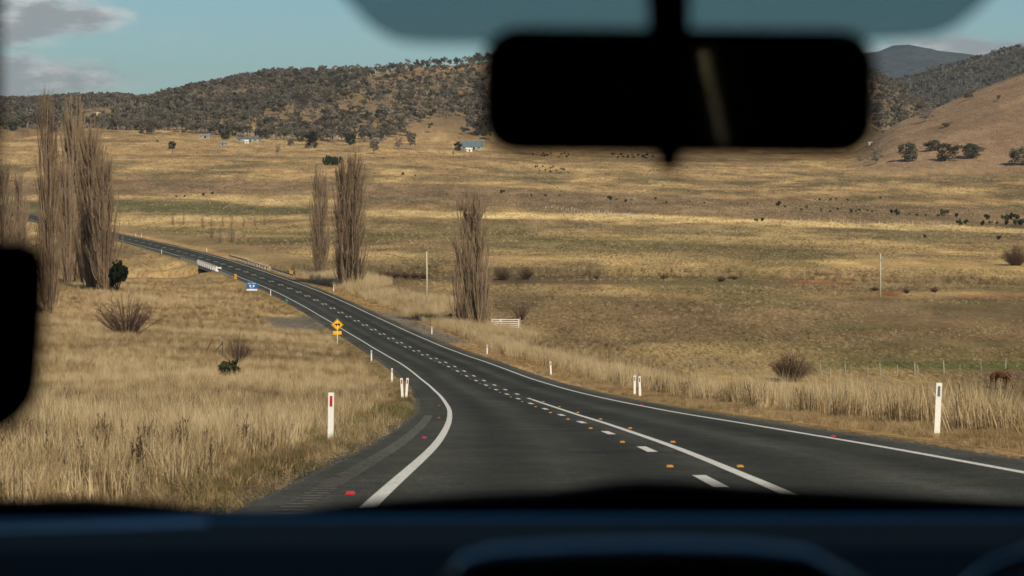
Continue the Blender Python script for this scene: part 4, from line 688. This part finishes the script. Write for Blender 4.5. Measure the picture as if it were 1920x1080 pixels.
for u, vb, lat, ref, lean, lab in ((617, 826, -5.8, 'red', .02, 'nearest left guide post with a tall red reflector, standing in dry grass'), (758, 750, -5.6, 'red', -.05, 'left one of two crossed guide posts at the inside of the bend'), (763, 749, -5.3, 'red', .08, 'right one of two crossed guide posts at the inside of the bend'), (743, 714, -5.9, 'red', 0, 'left guide post just beyond the crossed pair'), (700, 673, -5.9, 'red', 0, 'left guide post second beyond the crossed pair'), (508, 554, -5.8, 'red', 0, 'left guide post between the blue sign and the little green sign'), (303, 476, -5.8, 'red', 0, 'left guide post past the bridge'),
    (1757, 819, 6.5, 'grey_ref', .035, 'nearest right guide post with a grey reflector'), (1190, 742, 6.5, 'grey_ref', 0, 'left one of the close pair of guide posts on the right verge'), (1200, 745, 6.3, 'grey_ref', -.03, 'right one of the close pair of guide posts on the right verge'), (1033, 705, 6.4, 'grey_ref', -.05, 'right verge guide post next past the close pair'), (913, 668, 6.4, 'grey_ref', 0, 'right verge guide post in front of the lone poplar'), (808, 632, 6.4, 'grey_ref', 0, 'right verge guide post below the left utility pole'), (624, 552, 6.4, 'grey_ref', 0, 'right verge guide post below the two poplars'), (387, 475, 6.4, 'grey_ref', 0, 'right guide post just past the bridge'), (260, 446, 6.2, 'grey_ref', 0, 'left one of the distant pair of guide posts on the far bend'), (265, 447, 6.2, 'grey_ref', 0, 'right one of the distant pair of guide posts on the far bend')):
    p = at_lat(u, vb, lat); hp = {617: 1.02, 1757: 1.12}.get(u, 1.05 if p.y < 320 else 1.2)
    if u == 763: p = at_lat(758, 750, -5.6) + Vector((.16, .05, 0))
    if u == 260: p = p + Vector((-1.0, .4, 0))
    guide_post(p, hp, 0, lab, MT[ref], lean)
def text(s, size, m, parent, loc, name='lettering'):
    cu = bpy.data.curves.new(name, 'FONT'); cu.body = s; cu.size = size; cu.align_x = 'CENTER'; cu.align_y = 'CENTER'; cu.extrude = .002; t = bpy.data.objects.new(name, cu); COL.objects.link(t)
    dg = bpy.context.evaluated_depsgraph_get(); me = bpy.data.meshes.new_from_object(t.evaluated_get(dg)); bpy.data.objects.remove(t); me.materials.clear(); me.materials.append(m)
    o = obj_of(name, me, parent); o.location = loc; o.rotation_euler = (math.pi / 2, 0, 0); return o
# yellow diamond warning sign
p = at_lat(639, 635, -6.6); s = empty('warning_sign', p + Vector((0, 0, .62)), 'yellow diamond warning sign with a black animal and a yellow plate below', 'road sign'); MB().tube([(0, .03, -1.2), (0, .03, 2.1)], .05, 8).build('post', MT['conc_white'], s)
d_ = MB(); a = .74; d_.prism([(0, 1.62 - a), (a, 1.62), (0, 1.62 + a), (-a, 1.62)], -.01, .01); face = d_.build('diamond_panel', MT['yellow'], s)
def frame(o_, i_, z0): 
    m = MB(); v = [(0, -.013, z0 - o_), (o_, -.013, z0), (0, -.013, z0 + o_), (-o_, -.013, z0), (0, -.013, z0 - i_), (i_, -.013, z0), (0, -.013, z0 + i_), (-i_, -.013, z0)]; return m.add(v, [(k, (k + 1) % 4, (k + 1) % 4 + 4, k + 4) for k in range(4)])
frame(.69, .63, 1.62).build('border', MT['black'], face)
cow = [(-.36, 1.60), (-.30, 1.74), (-.20, 1.72), (-.05, 1.77), (.24, 1.77), (.33, 1.70), (.34, 1.50), (.31, 1.52), (.28, 1.40), (.22, 1.40), (.20, 1.56), (-.06, 1.55), (-.09, 1.40), (-.15, 1.40), (-.16, 1.57), (-.24, 1.62)]
MB().prism(cow, -.016, -.012).build('animal_symbol', MT['black'], face); MB().box((0, 0, .66), (1.0, .02, .42)).build('lower_plate', MT['yellow'], s)
# blue information sign
p = at_lat(472, 553, -8.0); s = empty('blue_sign', p, 'blue and white rest area sign on two posts beside the left lane', 'road sign'); 
for x in (-.55, .55): MB().tube([(x, .05, -.4), (x, .05, 2.2)], .04, 8).build('post', MT['steel'], s)
bp = MB().box((0, 0, 1.55), (1.9, .03, 1.15)).build('blue_panel', MT['blue'], s); text('REST AREA', .30, MT['signwhite'], bp, (0, -.02, 1.93)); wp = MB().box((0, -.003, .83), (1.9, .03, .28)).build('white_panel', MT['signwhite'], s)
for x in (-.3, .3): MB().box((x, -.02, 1.52), (.3, .01, .3)).build('picture_square', MT['signwhite'], bp)
text('500 m', .26, MT['signwhite'], bp, (0, -.02, 1.17))
# hazard boards, little green sign, name board
def board(u, vb, lat, w, h, z, mname, lab, name, stripes=True):
    p = at_lat(u, vb, lat); s = empty(name, p, lab, 'road sign'); MB().tube([(0, .03, -.3), (0, .03, z + h / 2)], .03, 6).build('post', MT['timber'], s); b = MB().box((0, 0, z), (w, .02, h)).build('panel', MT[mname], s)
    if stripes:
        for k in range(3): zz = z - h * .42 + k * h * .3; MB().prism([(-w / 2, zz), (w / 2, zz + h * .16), (w / 2, zz + h * .29), (-w / 2, zz + h * .13)], -.015, -.0105).build('black_stripe', MT['black'], b)
    return s
board(444, 521, -5.9, .5, .95, .85, 'yellow', 'small yellow and black hazard board at the left rail before the bridge', 'hazard_board'); board(545, 522, 6.7, .75, .85, .8, 'yellow', 'larger yellow and black hazard board at the right rail before the bridge', 'hazard_board')
board(538, 573, -6.0, .42, .34, .95, 'green', 'tiny green marker sign beside the left edge line', 'marker_sign', False)
nb = board(411, 503, -4.95, 1.6, .34, .95, 'signwhite', 'narrow white name board by the bridge railing', 'name_board', False)
# poles
def pole(u, vb, vt, lab, mname, arm=False):
    p = G(u, vb, 200); h = pxm(p, vb - vt); s = empty('utility_pole', p, lab, 'pole'); r = .16; MB().tube([(0, 0, -.8), (.05, 0, h * .5), (0, 0, h)], [r, r * .85, r * .65], 9).build('shaft', MT[mname], s, True)
    MB().tube([(0, 0, h), (0, 0, h + .25)], .05, 6).build('insulator', MT['porc'], s)
    if arm: MB().box((0, -.16, h * .84), (.9, .08, .1)).build('cross_arm', MT['timber'], s); MB().tube([(.28, -.2, h * .80), (.28, -.2, h * .9)], .1, 8).build('fitting', MT['steel'], s)
pole(800, 573, 471, 'tall pale utility pole left of the lone poplar', 'palet'); pole(1650, 557, 474, 'pale utility pole in the right paddock by the red soil bank', 'palet', True); pole(458, 302, 270, 'thin distant pole in the far left paddock', 'timber')
# white gate
p = G(948, 615, 200); g = empty('farm_gate', p, 'white railed farm gate right of the lone poplar', 'gate'); w = pxm(p, 50); h = pxm(p, 17); 
for i in range(5): MB().box((0, 0, .12 + h * .85 * i / 4), (w, .05, .09)).build('rail', MT['white'], g)
for x in (-.5, -.17, .5): MB().box((x * w, 0, h * .5), (.11, .07, h)).build('upright', MT['white'], g)
m = MB(); m.add([(-.5 * w, -.05, .1), (-.5 * w + .12, -.05, .1), (-.17 * w, -.05, h * .95), (-.17 * w - .12, -.05, h * .95)], [(0, 1, 2, 3)]); ob = m.build('brace', MT['white'], g); ob.modifiers.new('t', 'SOLIDIFY').thickness = .03
for x in (-.54, .54): MB().tube([(x * w, 0, -.3), (x * w, 0, h * 1.15)], .09, 7).build('gate_post', MT['timber'], g)
# fence posts along the right paddock and leaning stakes on the left bank
fp = MB().tube([(0, 0, -.3), (.02, 0, .6), (0, 0, 1.25)], [.09, .085, .08], 6).mesh('fence_post'); fp.materials.append(MT['timber'])
for i, (u, v, s) in enumerate(((1539, 701, .9), (1557, 704, .8), (1585, 703, 1.0), (1627, 705, .9), (1651, 705, 1.15), (1682, 703, .9), (1715, 702, 1.1), (1721, 702, .9), (1770, 700, 1.15), (1800, 697, .7), (1840, 695, .7), (1885, 692, 1.0))):
    o = place('fence_post', fp, G(u, v, 180), s, i, 'weathered fence post in the row behind the right verge, %s' % ('near the brown bush' if u < 1700 else 'towards the horse'), 'fence post', 'fence posts behind the right verge, ' + ('left' if u < 1700 else 'right')); o.rotation_euler = (random.uniform(-.1, .1), random.uniform(-.1, .1), i)
for u, v, tl, lab in ((384, 663, .5, 'leftmost leaning stake on the left bank'), (397, 665, .75, 'strongly leaning stake on the left bank'), (417, 673, .0, 'upright old stake beside the small bare bush')):
    o = place('old_stake', fp, G(u, v), (.6, .6, 1.3), 0, lab, 'stake'); o.rotation_euler = (0, tl, 0); o.data = o.data.copy(); o.data.materials[0] = MT['darkt']
for i in range(34): u = 1180 + i * 9.3; p = G(1040 + i * 14 + random.uniform(-3, 3), 668 + i * 1.3, 130); o = place('fence_post', fp, p, (.35, .35, random.uniform(.7, 1.0)), i, 'thin dark fence stake in the grass line along the right verge', 'fence post', 'thin stakes along the right verge'); o.rotation_euler[1] = random.uniform(-.08, .08)

# farm buildings
def shed(u, v, w, h, dep, wall, roof, lab, name='farm_shed', pitch=.35, wins=2, rz=0., lo=900):
    p = G(u, v, lo); W = pxm(p, w); Hh = pxm(p, h); wh = Hh * (1 - pitch); o = empty(name, p, lab, 'building', None, rz); D = dep
    wm = MB(); wm.prism([(-W / 2, -.8), (W / 2, -.8), (W / 2, wh), (-W / 2, wh)], -D / 2, D / 2); wm.build('wall', MT[wall], o)
    rm = MB(); e = .35; rm.add([(-W / 2 - e, -D / 2 - e, wh - .05), (W / 2 + e, -D / 2 - e, wh - .05), (W / 2 + e, 0, Hh), (-W / 2 - e, 0, Hh), (-W / 2 - e, D / 2 + e, wh - .05), (W / 2 + e, D / 2 + e, wh - .05)], [(0, 1, 2, 3), (3, 2, 5, 4), (0, 3, 4), (1, 5, 2), (0, 4, 5, 1)]); rm.build('roof', MT[roof], o)
    MB().box((W * .05, -D / 2 - .02, wh * .4), (min(W * .2, 3.), .06, wh * .8)).build('door', MT['winm'], o)
    for i in range(wins): MB().box((-W * .38 + i * W * .7 / max(wins - 1, 1), -D / 2 - .02, wh * .6), (W * .1, .06, wh * .3)).build('window', MT['winm'], o)
    return o
shed(385, 259, 19, 8, 8, 'tin', 'tin', 'pale tin shed at the foot of the hill, left of the others'); shed(418, 272, 13, 6, 7, 'tin', 'tin', 'small grey tin shed below the pale tin shed'); shed(466, 266, 42, 9, 9, 'wallg', 'bluetin', 'long low dark-roofed shed among the trees at left'); shed(463, 269, 7, 7, 4, 'wallw', 'wallw', 'tiny white hut in front of the long dark-roofed shed', wins=1)
shed(880, 284, 11, 7, 4, 'wallw', 'wallw', 'tiny white shed in front of the blue-roofed farmhouse', wins=1); shed(885, 281, 40, 17, 10, 'wallg', 'bluetin', 'farmhouse with long blue-grey roof left of the mirror', 'farmhouse', .62, 3); shed(185, 219, 11, 8, 8, 'wally', 'wally', 'small bright cream house among the trees at far left', 'house', .3, 1); shed(1632, 270, 9, 4, 5, 'wallw', 'wallw', 'tiny white hut under the right corner of the mirror', wins=1)

# ------------------------------------------------------------------ grazing horse
def horse():
    p = G(1876, 730, 150); o = empty('horse', p, 'brown horse grazing in the right paddock behind the tall grass', 'horse', None, R(215)); s = 1.3
    J = [((.0, -.55, 1.18), .26), ((0, -.15, 1.13), .29), ((0, .35, 1.16), .27), ((0, .62, 1.18), .22), ((0, .92, .98), .15), ((0, 1.18, .68), .11), ((0, 1.30, .42), .10), ((0, 1.40, .16), .055), ((0, -.78, 1.12), .19)]
    E_ = [(8, 0), (0, 1), (1, 2), (2, 3), (3, 4), (4, 5), (5, 6), (6, 7)]
    for sx in (-1, 1):
        b = len(J); J += [((sx * .16, .48 + sx * .06, .82), .12), ((sx * .16, .50 + sx * .1, .48), .06), ((sx * .16, .49 + sx * .1, .1), .042), ((sx * .16, .54 + sx * .1, .03), .06)]; E_ += [(2, b), (b, b + 1), (b + 1, b + 2), (b + 2, b + 3)]
        b = len(J); J += [((sx * .16, -.62 - sx * .05, .84), .15), ((sx * .16, -.80 - sx * .08, .50), .065), ((sx * .16, -.74 - sx * .08, .1), .045), ((sx * .16, -.70 - sx * .08, .03), .06)]; E_ += [(0, b), (b, b + 1), (b + 1, b + 2), (b + 2, b + 3)]
    me = bpy.data.meshes.new('horse_body'); me.from_pydata([tuple(c * s for c in j[0]) for j in J], E_, []); me.materials.append(MT['horse']); ob = obj_of('body', me, o)
    ob.modifiers.new('skin', 'SKIN'); bpy.context.view_layer.update()
    for v, j in zip(me.skin_vertices[0].data, J): v.radius = (j[1] * s * .8, j[1] * s); v.use_root = False
    me.skin_vertices[0].data[1].use_root = True; ob.modifiers.new('sub', 'SUBSURF').levels = 1
    m = MB(); m.tube([(0, -.95 * s, 1.2 * s), (0, -1.08 * s, .95 * s), (0, -1.05 * s, .5 * s)], [.05, .09, .03], 6); m.build('tail', MT['mane'], o, True); m = MB(); m.tube([(0, .66 * s, 1.42 * s), (0, 1.0 * s, 1.13 * s), (0, 1.25 * s, .78 * s)], [.05, .07, .04], 5); m.build('mane', MT['mane'], o, True)
    for sx in (-1, 1): MB().tube([(sx * .07 * s, 1.22 * s, .74 * s), (sx * .1 * s, 1.16 * s, .86 * s)], [.04, .008], 5).build('ear', MT['horse'], o)
horse()

# ------------------------------------------------------------------ the car the camera sits in
CP = math.atan(.0965); cw = Matrix.Translation((.11, 0, -1.2)) @ Matrix.Rotation(-CP, 4, 'X'); ci = cw.inverted()
car = empty('car', (0, 0, 0), 'dark car interior with windscreen, mirror and dashboard framing the view', 'car'); car.matrix_world = cw
def C(u, v, d):                                  # a point seen at that bearing, d metres along the lens axis, in the car's own frame
    a = (u - 960) / F * d; b = -(v - 540) / F * d; return ci @ Vector((a, d * math.cos(PITCH) + b * math.sin(PITCH), -d * math.sin(PITCH) + b * math.cos(PITCH)))
def plastic(name, c, rough, spec=.4, b_=.0006): return simple(name, c, rough, .12, 180, coord='obj', b_=b_, spec=spec)
KM = dict(black=plastic('black_plastic', (.0025, .0025, .0025), .9, .02), dash=plastic('dash_plastic', (.0012, .0034, .0058), .7, .05), rim=plastic('sheen_blue', (.16, .40, .56), .5, .4), silver=simple('sheen_silver', (.50, .62, .64), .42, .12, 180, .75), cloth=plastic('headlining', (.16, .16, .15), .95, .05), paint=plastic('car_paint', (.03, .035, .045), .35, .5), tyre=plastic('tyre_rubber', (.02, .02, .02), .9, .1), alloy=plastic('alloy', (.4, .4, .42), .35, .5))  # blue and silver dash colours hold the sheen of the sky
def glass_mat(name, col, gl):
    m = bpy.data.materials.new(name); m.use_nodes = True; nt = m.node_tree; nt.nodes.remove(nt.nodes['Principled BSDF']); t = nt.nodes.new('ShaderNodeBsdfTransparent'); t.inputs[0].default_value = (*col, 1); g = nt.nodes.new('ShaderNodeBsdfGlossy'); g.inputs['Roughness'].default_value = .02
    n = tnoise(nt, 300, 2, .5, 'obj'); mx = nt.nodes.new('ShaderNodeMixShader'); mr = nt.nodes.new('ShaderNodeMapRange'); nt.links.new(n, mr.inputs[0]); mr.inputs[3].default_value = gl * .8; mr.inputs[4].default_value = gl * 1.2; nt.links.new(mr.outputs[0], mx.inputs[0]); nt.links.new(t.outputs[0], mx.inputs[1]); nt.links.new(g.outputs[0], mx.inputs[2]); nt.links.new(mx.outputs[0], nt.nodes['Material Output'].inputs[0]); return m
def clear_glass():
    m = bpy.data.materials.new('windscreen_glass'); m.use_nodes = True; nt = m.node_tree; nt.nodes.remove(nt.nodes['Principled BSDF']); t = nt.nodes.new('ShaderNodeBsdfTransparent'); t.inputs[0].default_value = (.955, .965, .962, 1)
    nt.links.new(t.outputs[0], nt.nodes['Material Output'].inputs[0]); return m
def slab(pts, th):                                # outline in the car frame given thickness along the car's y axis
    n = len(pts); vs = list(pts) + [p + Vector((0, th, 0)) for p in pts]; return MB().add(vs, [tuple(range(n)), tuple(range(2 * n - 1, n - 1, -1))] + [(i, i + n, (i + 1) % n + n, (i + 1) % n) for i in range(n)])
def rrect(cx, cy, w, h, r, k=8, rot=0):
    o = []
    for sx, sy, a0 in ((1, -1, -90), (1, 1, 0), (-1, 1, 90), (-1, -1, 180)):
        for i in range(k + 1): a = R(a0 + 90 * i / k); o.append((sx * (w / 2 - r) + r * math.cos(a), sy * (h / 2 - r) + r * math.sin(a)))
    c, s = math.cos(rot), math.sin(rot); return [(cx + x * c - y * s, cy + x * s + y * c) for x, y in o]
def rings(loops, cap0=True, cap1=True):
    n = len(loops[0]); m = MB(); vs = [p for l in loops for p in l]; fs = [(i * n + j, i * n + (j + 1) % n, (i + 1) * n + (j + 1) % n, (i + 1) * n + j) for i in range(len(loops) - 1) for j in range(n)]
    if cap0: fs.append(tuple(reversed(range(n))))
    if cap1: fs.append(tuple((len(loops) - 1) * n + j for j in range(n)))
    return m.add(vs, fs)
MD = 1.42
def mloop(w, h, r, d): return [C(u, v, d) for u, v in rrect(1273, 173, w + 14, h + 12, r + 4, 8, .008)]
mir = rings([mloop(694, 200, 52, MD - .001), mloop(712, 218, 60, MD - .004), mloop(726, 230, 66, MD + .004), mloop(718, 222, 62, MD + .022), mloop(560, 130, 50, MD + .04)]).build('rear_view_mirror', KM['black'], car, True)
mg, nt, b = new_mat('mirror_glass'); b.inputs['Metallic'].default_value = 1; b.inputs['Base Color'].default_value = (.30, .31, .31, 1); b.inputs['Roughness'].default_value = .03
nn = tnoise(nt, 40, 2, .5, 'obj'); nt.links.new(ramp(nt, nn, [(.3, (.38, .40, .36)), (.7, (.42, .44, .40))]), b.inputs['Base Color'])
rings([mloop(680, 186, 48, MD - .0025), mloop(680, 186, 48, MD - .0015)]).build('mirror_glass', mg, mir)
st = MB().tube([C(1254, 120, MD + .03), C(1254, 40, MD + .035), C(1252, -60, MD + .05), C(1250, -190, MD + .03)], [.0150, .0135, .0150, .024], 12); st.build('stem', KM['black'], mir, True)
rings([[C(1254 + x, v, MD + .004 + dd) for x, dd in ((-a_, 0), (a_, 0), (a_, .01), (-a_, .01))] for v, a_ in ((268, 34), (292, 25), (316, 22), (321, 16))]).build('dipping_lever', KM['black'], mir)
# windscreen with its dotted shade band
def WS(u, v): return C(u, v, 2.0 + (v - 1000) / 1220 * .62)
wsc = MB(); us = np.linspace(-1150, 3400, 15); vs_ = np.linspace(-260, 1020, 8); grid = [WS(u, v) for v in vs_ for u in us]; wsc.add(grid, [(j * 15 + i, j * 15 + i + 1, (j + 1) * 15 + i + 1, (j + 1) * 15 + i) for j in range(7) for i in range(14)])
if WINDSCREEN: ws = wsc.build('windscreen', clear_glass(), car, True)
else: ws = car
band = [(560, -90), (612, -40), (648, 2), (690, 48), (718, 68), (750, 82), (800, 87), (1000, 90), (1400, 86), (1690, 79), (1745, 73), (1785, 56), (1830, 20), (1868, -20), (1900, -90)]
slab([WS(u, v) + Vector((0, -.012, 0)) for u, v in band], .002).build('shade_band', glass_mat('shade_band_print', (.46, .515, .53), .002), car)
# scuttle and wipers below the glass: lumpy black outline
cowl = [(-1300, 940), (-300, 938), (0, 940), (120, 937), (190, 941), (290, 950), (380, 960), (450, 963), (540, 961), (640, 947), (760, 937), (900, 928), (1040, 922), (1100, 914), (1150, 906), (1210, 902), (1300, 905), (1420, 914), (1560, 921), (1720, 931), (1920, 942), (2300, 955), (3500, 960)]
slab([C(u, v + 6, 2.12) for u, v in cowl] + [C(3500, 1120, 2.12), C(-1300, 1120, 2.12)], .10).build('scuttle_panel', KM['black'], car)
# dashboard: top pad, lip, display hood, and pale tubes standing in for sky sheen
dl = [C(-1500, 990, 2.0), C(-400, 988, 2.0), C(400, 976, 2.0), C(960, 974, 2.0), C(1920, 974, 2.0), C(3600, 985, 2.0)]
pad = MB(); prof = [(0, 0), (-.05, .002), (-.25, -.006), (-.42, -.035), (-.5, -.12), (-.48, -.3), (.05, -.3), (.06, -.03)]
for q in dl: pad.v += [tuple(q + Vector((0, y, z))) for y, z in prof]
k = len(prof); pad.f = [(i * k + j, i * k + (j + 1) % k, (i + 1) * k + (j + 1) % k, (i + 1) * k + j) for i in range(5) for j in range(k)] + [tuple(range(k)), tuple(5 * k + j for j in reversed(range(k)))]
pad.build('dashboard', KM['dash'], car); dsh = car.children[-1]
MB().tube([q + Vector((0, -.012, .0)) for q in dl], .0040, 8).build('dash_lip', KM['rim'], dsh, True)
MB().tube([C(-900, 1024, 1.86), C(-200, 1008, 1.88), C(60, 998, 1.9), C(390, 984, 1.92)], [.0052, .0052, .0052, .0044], 8).build('dash_sheen', KM['silver'], dsh, True)
def hloop(d, e, tz): 
    top = [(826, 1120), (850, 1070), (876, 1046), (920, 1037), (1060, 1031), (1230, 1028), (1400, 1030), (1510, 1036), (1560, 1056), (1610, 1084), (1660, 1130)]
    return [C(1230 + (u - 1230) * e, v + tz, d) for u, v in top] + [C(1230 + 430 * e, 1320, d), C(1230 - 404 * e, 1320, d)]
rings([hloop(1.46, .97, 10), hloop(1.48, 1, 0), hloop(1.62, 1.05, 0), hloop(1.66, 1.03, 12)]).build('display_hood', KM['dash'], dsh, True)
hl = [C(u, v + 22, 1.466) for u, v in ((850, 1072), (880, 1048), (930, 1040), (1080, 1033), (1230, 1030), (1400, 1032), (1505, 1038), (1560, 1060), (1612, 1088))]
MB().tube(hl, [.006, .011, .013, .0135, .0135, .013, .011, .008, .006], 14).build('hood_sheen', KM['silver'], dsh, True)
MB().tube([C(1800, 1110, 1.5), C(1860, 1066, 1.5), C(1990, 1016, 1.5)], [.004, .005, .005], 8).build('trim_strip', KM['silver'], dsh, True)
# unseen cabin shell, made solid to keep sun off the interior (car frame: x right, y forward, z up from the road)
cab = MB(); top = [C(u, -420, 1.36) for u in (-1150, 3400)]; zt = top[0].z
def panel(name, vs, m, th=(0, 0, .03), par=car):
    n = len(vs); vs = [Vector(v) for v in vs]; q = MB().add(vs + [v + Vector(th) for v in vs], [tuple(range(n)), tuple(range(2 * n - 1, n - 1, -1))] + [(i, i + n, (i + 1) % n + n, (i + 1) % n) for i in range(n)]); return q.build(name, m, par)
X0, X1 = -.76, .76; YB = -1.15
panel('roof', [(X0, YB, zt), (X1, YB, zt), (X1, 1.37, zt), (X0, 1.37, zt)], KM['cloth'], (0, 0, .05))
panel('floor', [(X0, YB, .25), (X1, YB, .25), (X1, 2.0, .25), (X0, 2.0, .25)], KM['black'], (0, 0, -.05))
for sx, s_ in ((X0, -1), (X1, 1)):
    panel('side_panel', [(sx, YB, .2), (sx, 2.15, .2), (sx, 2.15, .98), (sx, 1.37, zt + .05), (sx, YB, zt + .05)], KM['paint'], (s_ * .04, 0, 0))
    for y0, y1 in ((-.35, .45), (.53, 1.3)): panel('blind_side_pane', [(sx + s_ * .045, y0, .98), (sx + s_ * .045, y1, .98), (sx + s_ * .045, y1 - .05, zt - .04), (sx + s_ * .045, y0 + .05, zt - .04)], KM['rim'], (s_ * .004, 0, 0))  # opaque panes on solid sides, letting no daylight in
    panel('windscreen_pillar', [(sx, 1.3, zt), (sx, 2.1, 1.0), (sx - s_ * .09, 2.1, 1.0), (sx - s_ * .09, 1.3, zt)], KM['black'], (0, .04, .04))
# tail of the cabin: solid panels with a slit added to brighten the mirror
def back(name, poly, m): panel(name, [(x, YB, z) for x, z in poly], m, (0, -.04, 0))
back('tail_panel', [(X0, .2), (X1, .2), (X1, .75), (X0, .75)], KM['cloth']); back('tail_panel', [(X0, .75), (SLX + .06, .75), (SLX - .10, zt), (X0, zt)], KM['cloth']); back('tail_panel', [(SLX + .098, .75), (X1, .75), (X1, zt), (SLX - .078, zt)], KM['cloth'])
panel('bonnet', [(X0 + .02, 2.2, .90), (X1 - .02, 2.2, .90), (X1 - .1, 3.15, .74), (X0 + .1, 3.15, .74)], KM['black'], (0, 0, -.08)); panel('front_body', [(X0 + .02, 2.05, .2), (X1 - .02, 2.05, .2), (X1 - .02, 2.19, .86), (X0 + .02, 2.19, .86)], KM['black'], (0, 1.0, -.08))
for x in (-.72, .72):
    for y in (2.62, -.35):
        w_ = MB().tube([(x - .1, y, .31), (x + .1, y, .31)], .305, 22).build('wheel', KM['tyre'], car); MB().tube([(x - .106, y, .31), (x + .106, y, .31)], .2, 16).build('rim', KM['alloy'], w_)
# device holder on the left of the windscreen
hd = empty('phone_holder', cw @ C(-60, 900, 1.5), 'black rounded holder at the left edge, in front of the windscreen', 'phone holder'); hm = hd.location.copy()
def hw(u, v, d): return cw @ C(u, v, d) - hm
prof_h = [(-330, 452), (-60, 448), (40, 450), (74, 462), (88, 492), (87, 560), (82, 640), (76, 716), (66, 752), (40, 786), (8, 808), (-60, 826), (-330, 832)]
rings([[hw(-120 + (u + 120) * e, 640 + (v - 640) * e, d) for u, v in prof_h] for d, e in ((1.47, .96), (1.475, 1), (1.50, 1), (1.506, .95))]).build('housing', KM['black'], hd)
MB().tube([hw(-22, 470, 1.51), hw(-14, 200, 1.52), hw(-12, -60, 1.50)], [.006, .006, .006], 8).build('arm', KM['black'], hd, True)
MB().tube([hw(-140, 800, 1.5), hw(-150, 960, 1.6), hw(-150, 1010, 1.7)], [.010, .010, .02], 8).build('base_arm', KM['black'], hd, True)

# ------------------------------------------------------------------ the air of the valley
hz = MB().box((0, 5000, 190), (22000, 20000, 780)); hm_ = bpy.data.materials.new('haze_air'); hm_.use_nodes = True; nt = hm_.node_tree; nt.nodes.remove(nt.nodes['Principled BSDF']); pv = nt.nodes.new('ShaderNodeVolumePrincipled')
pv.inputs['Color'].default_value = (.72, .86, 1.0, 1); pv.inputs['Density'].default_value = HAZE; pv.inputs['Anisotropy'].default_value = .2; nt.links.new(pv.outputs[0], nt.nodes['Material Output'].inputs['Volume'])
if HAZE: tag(hz.build('haze', hm_), kind='stuff')
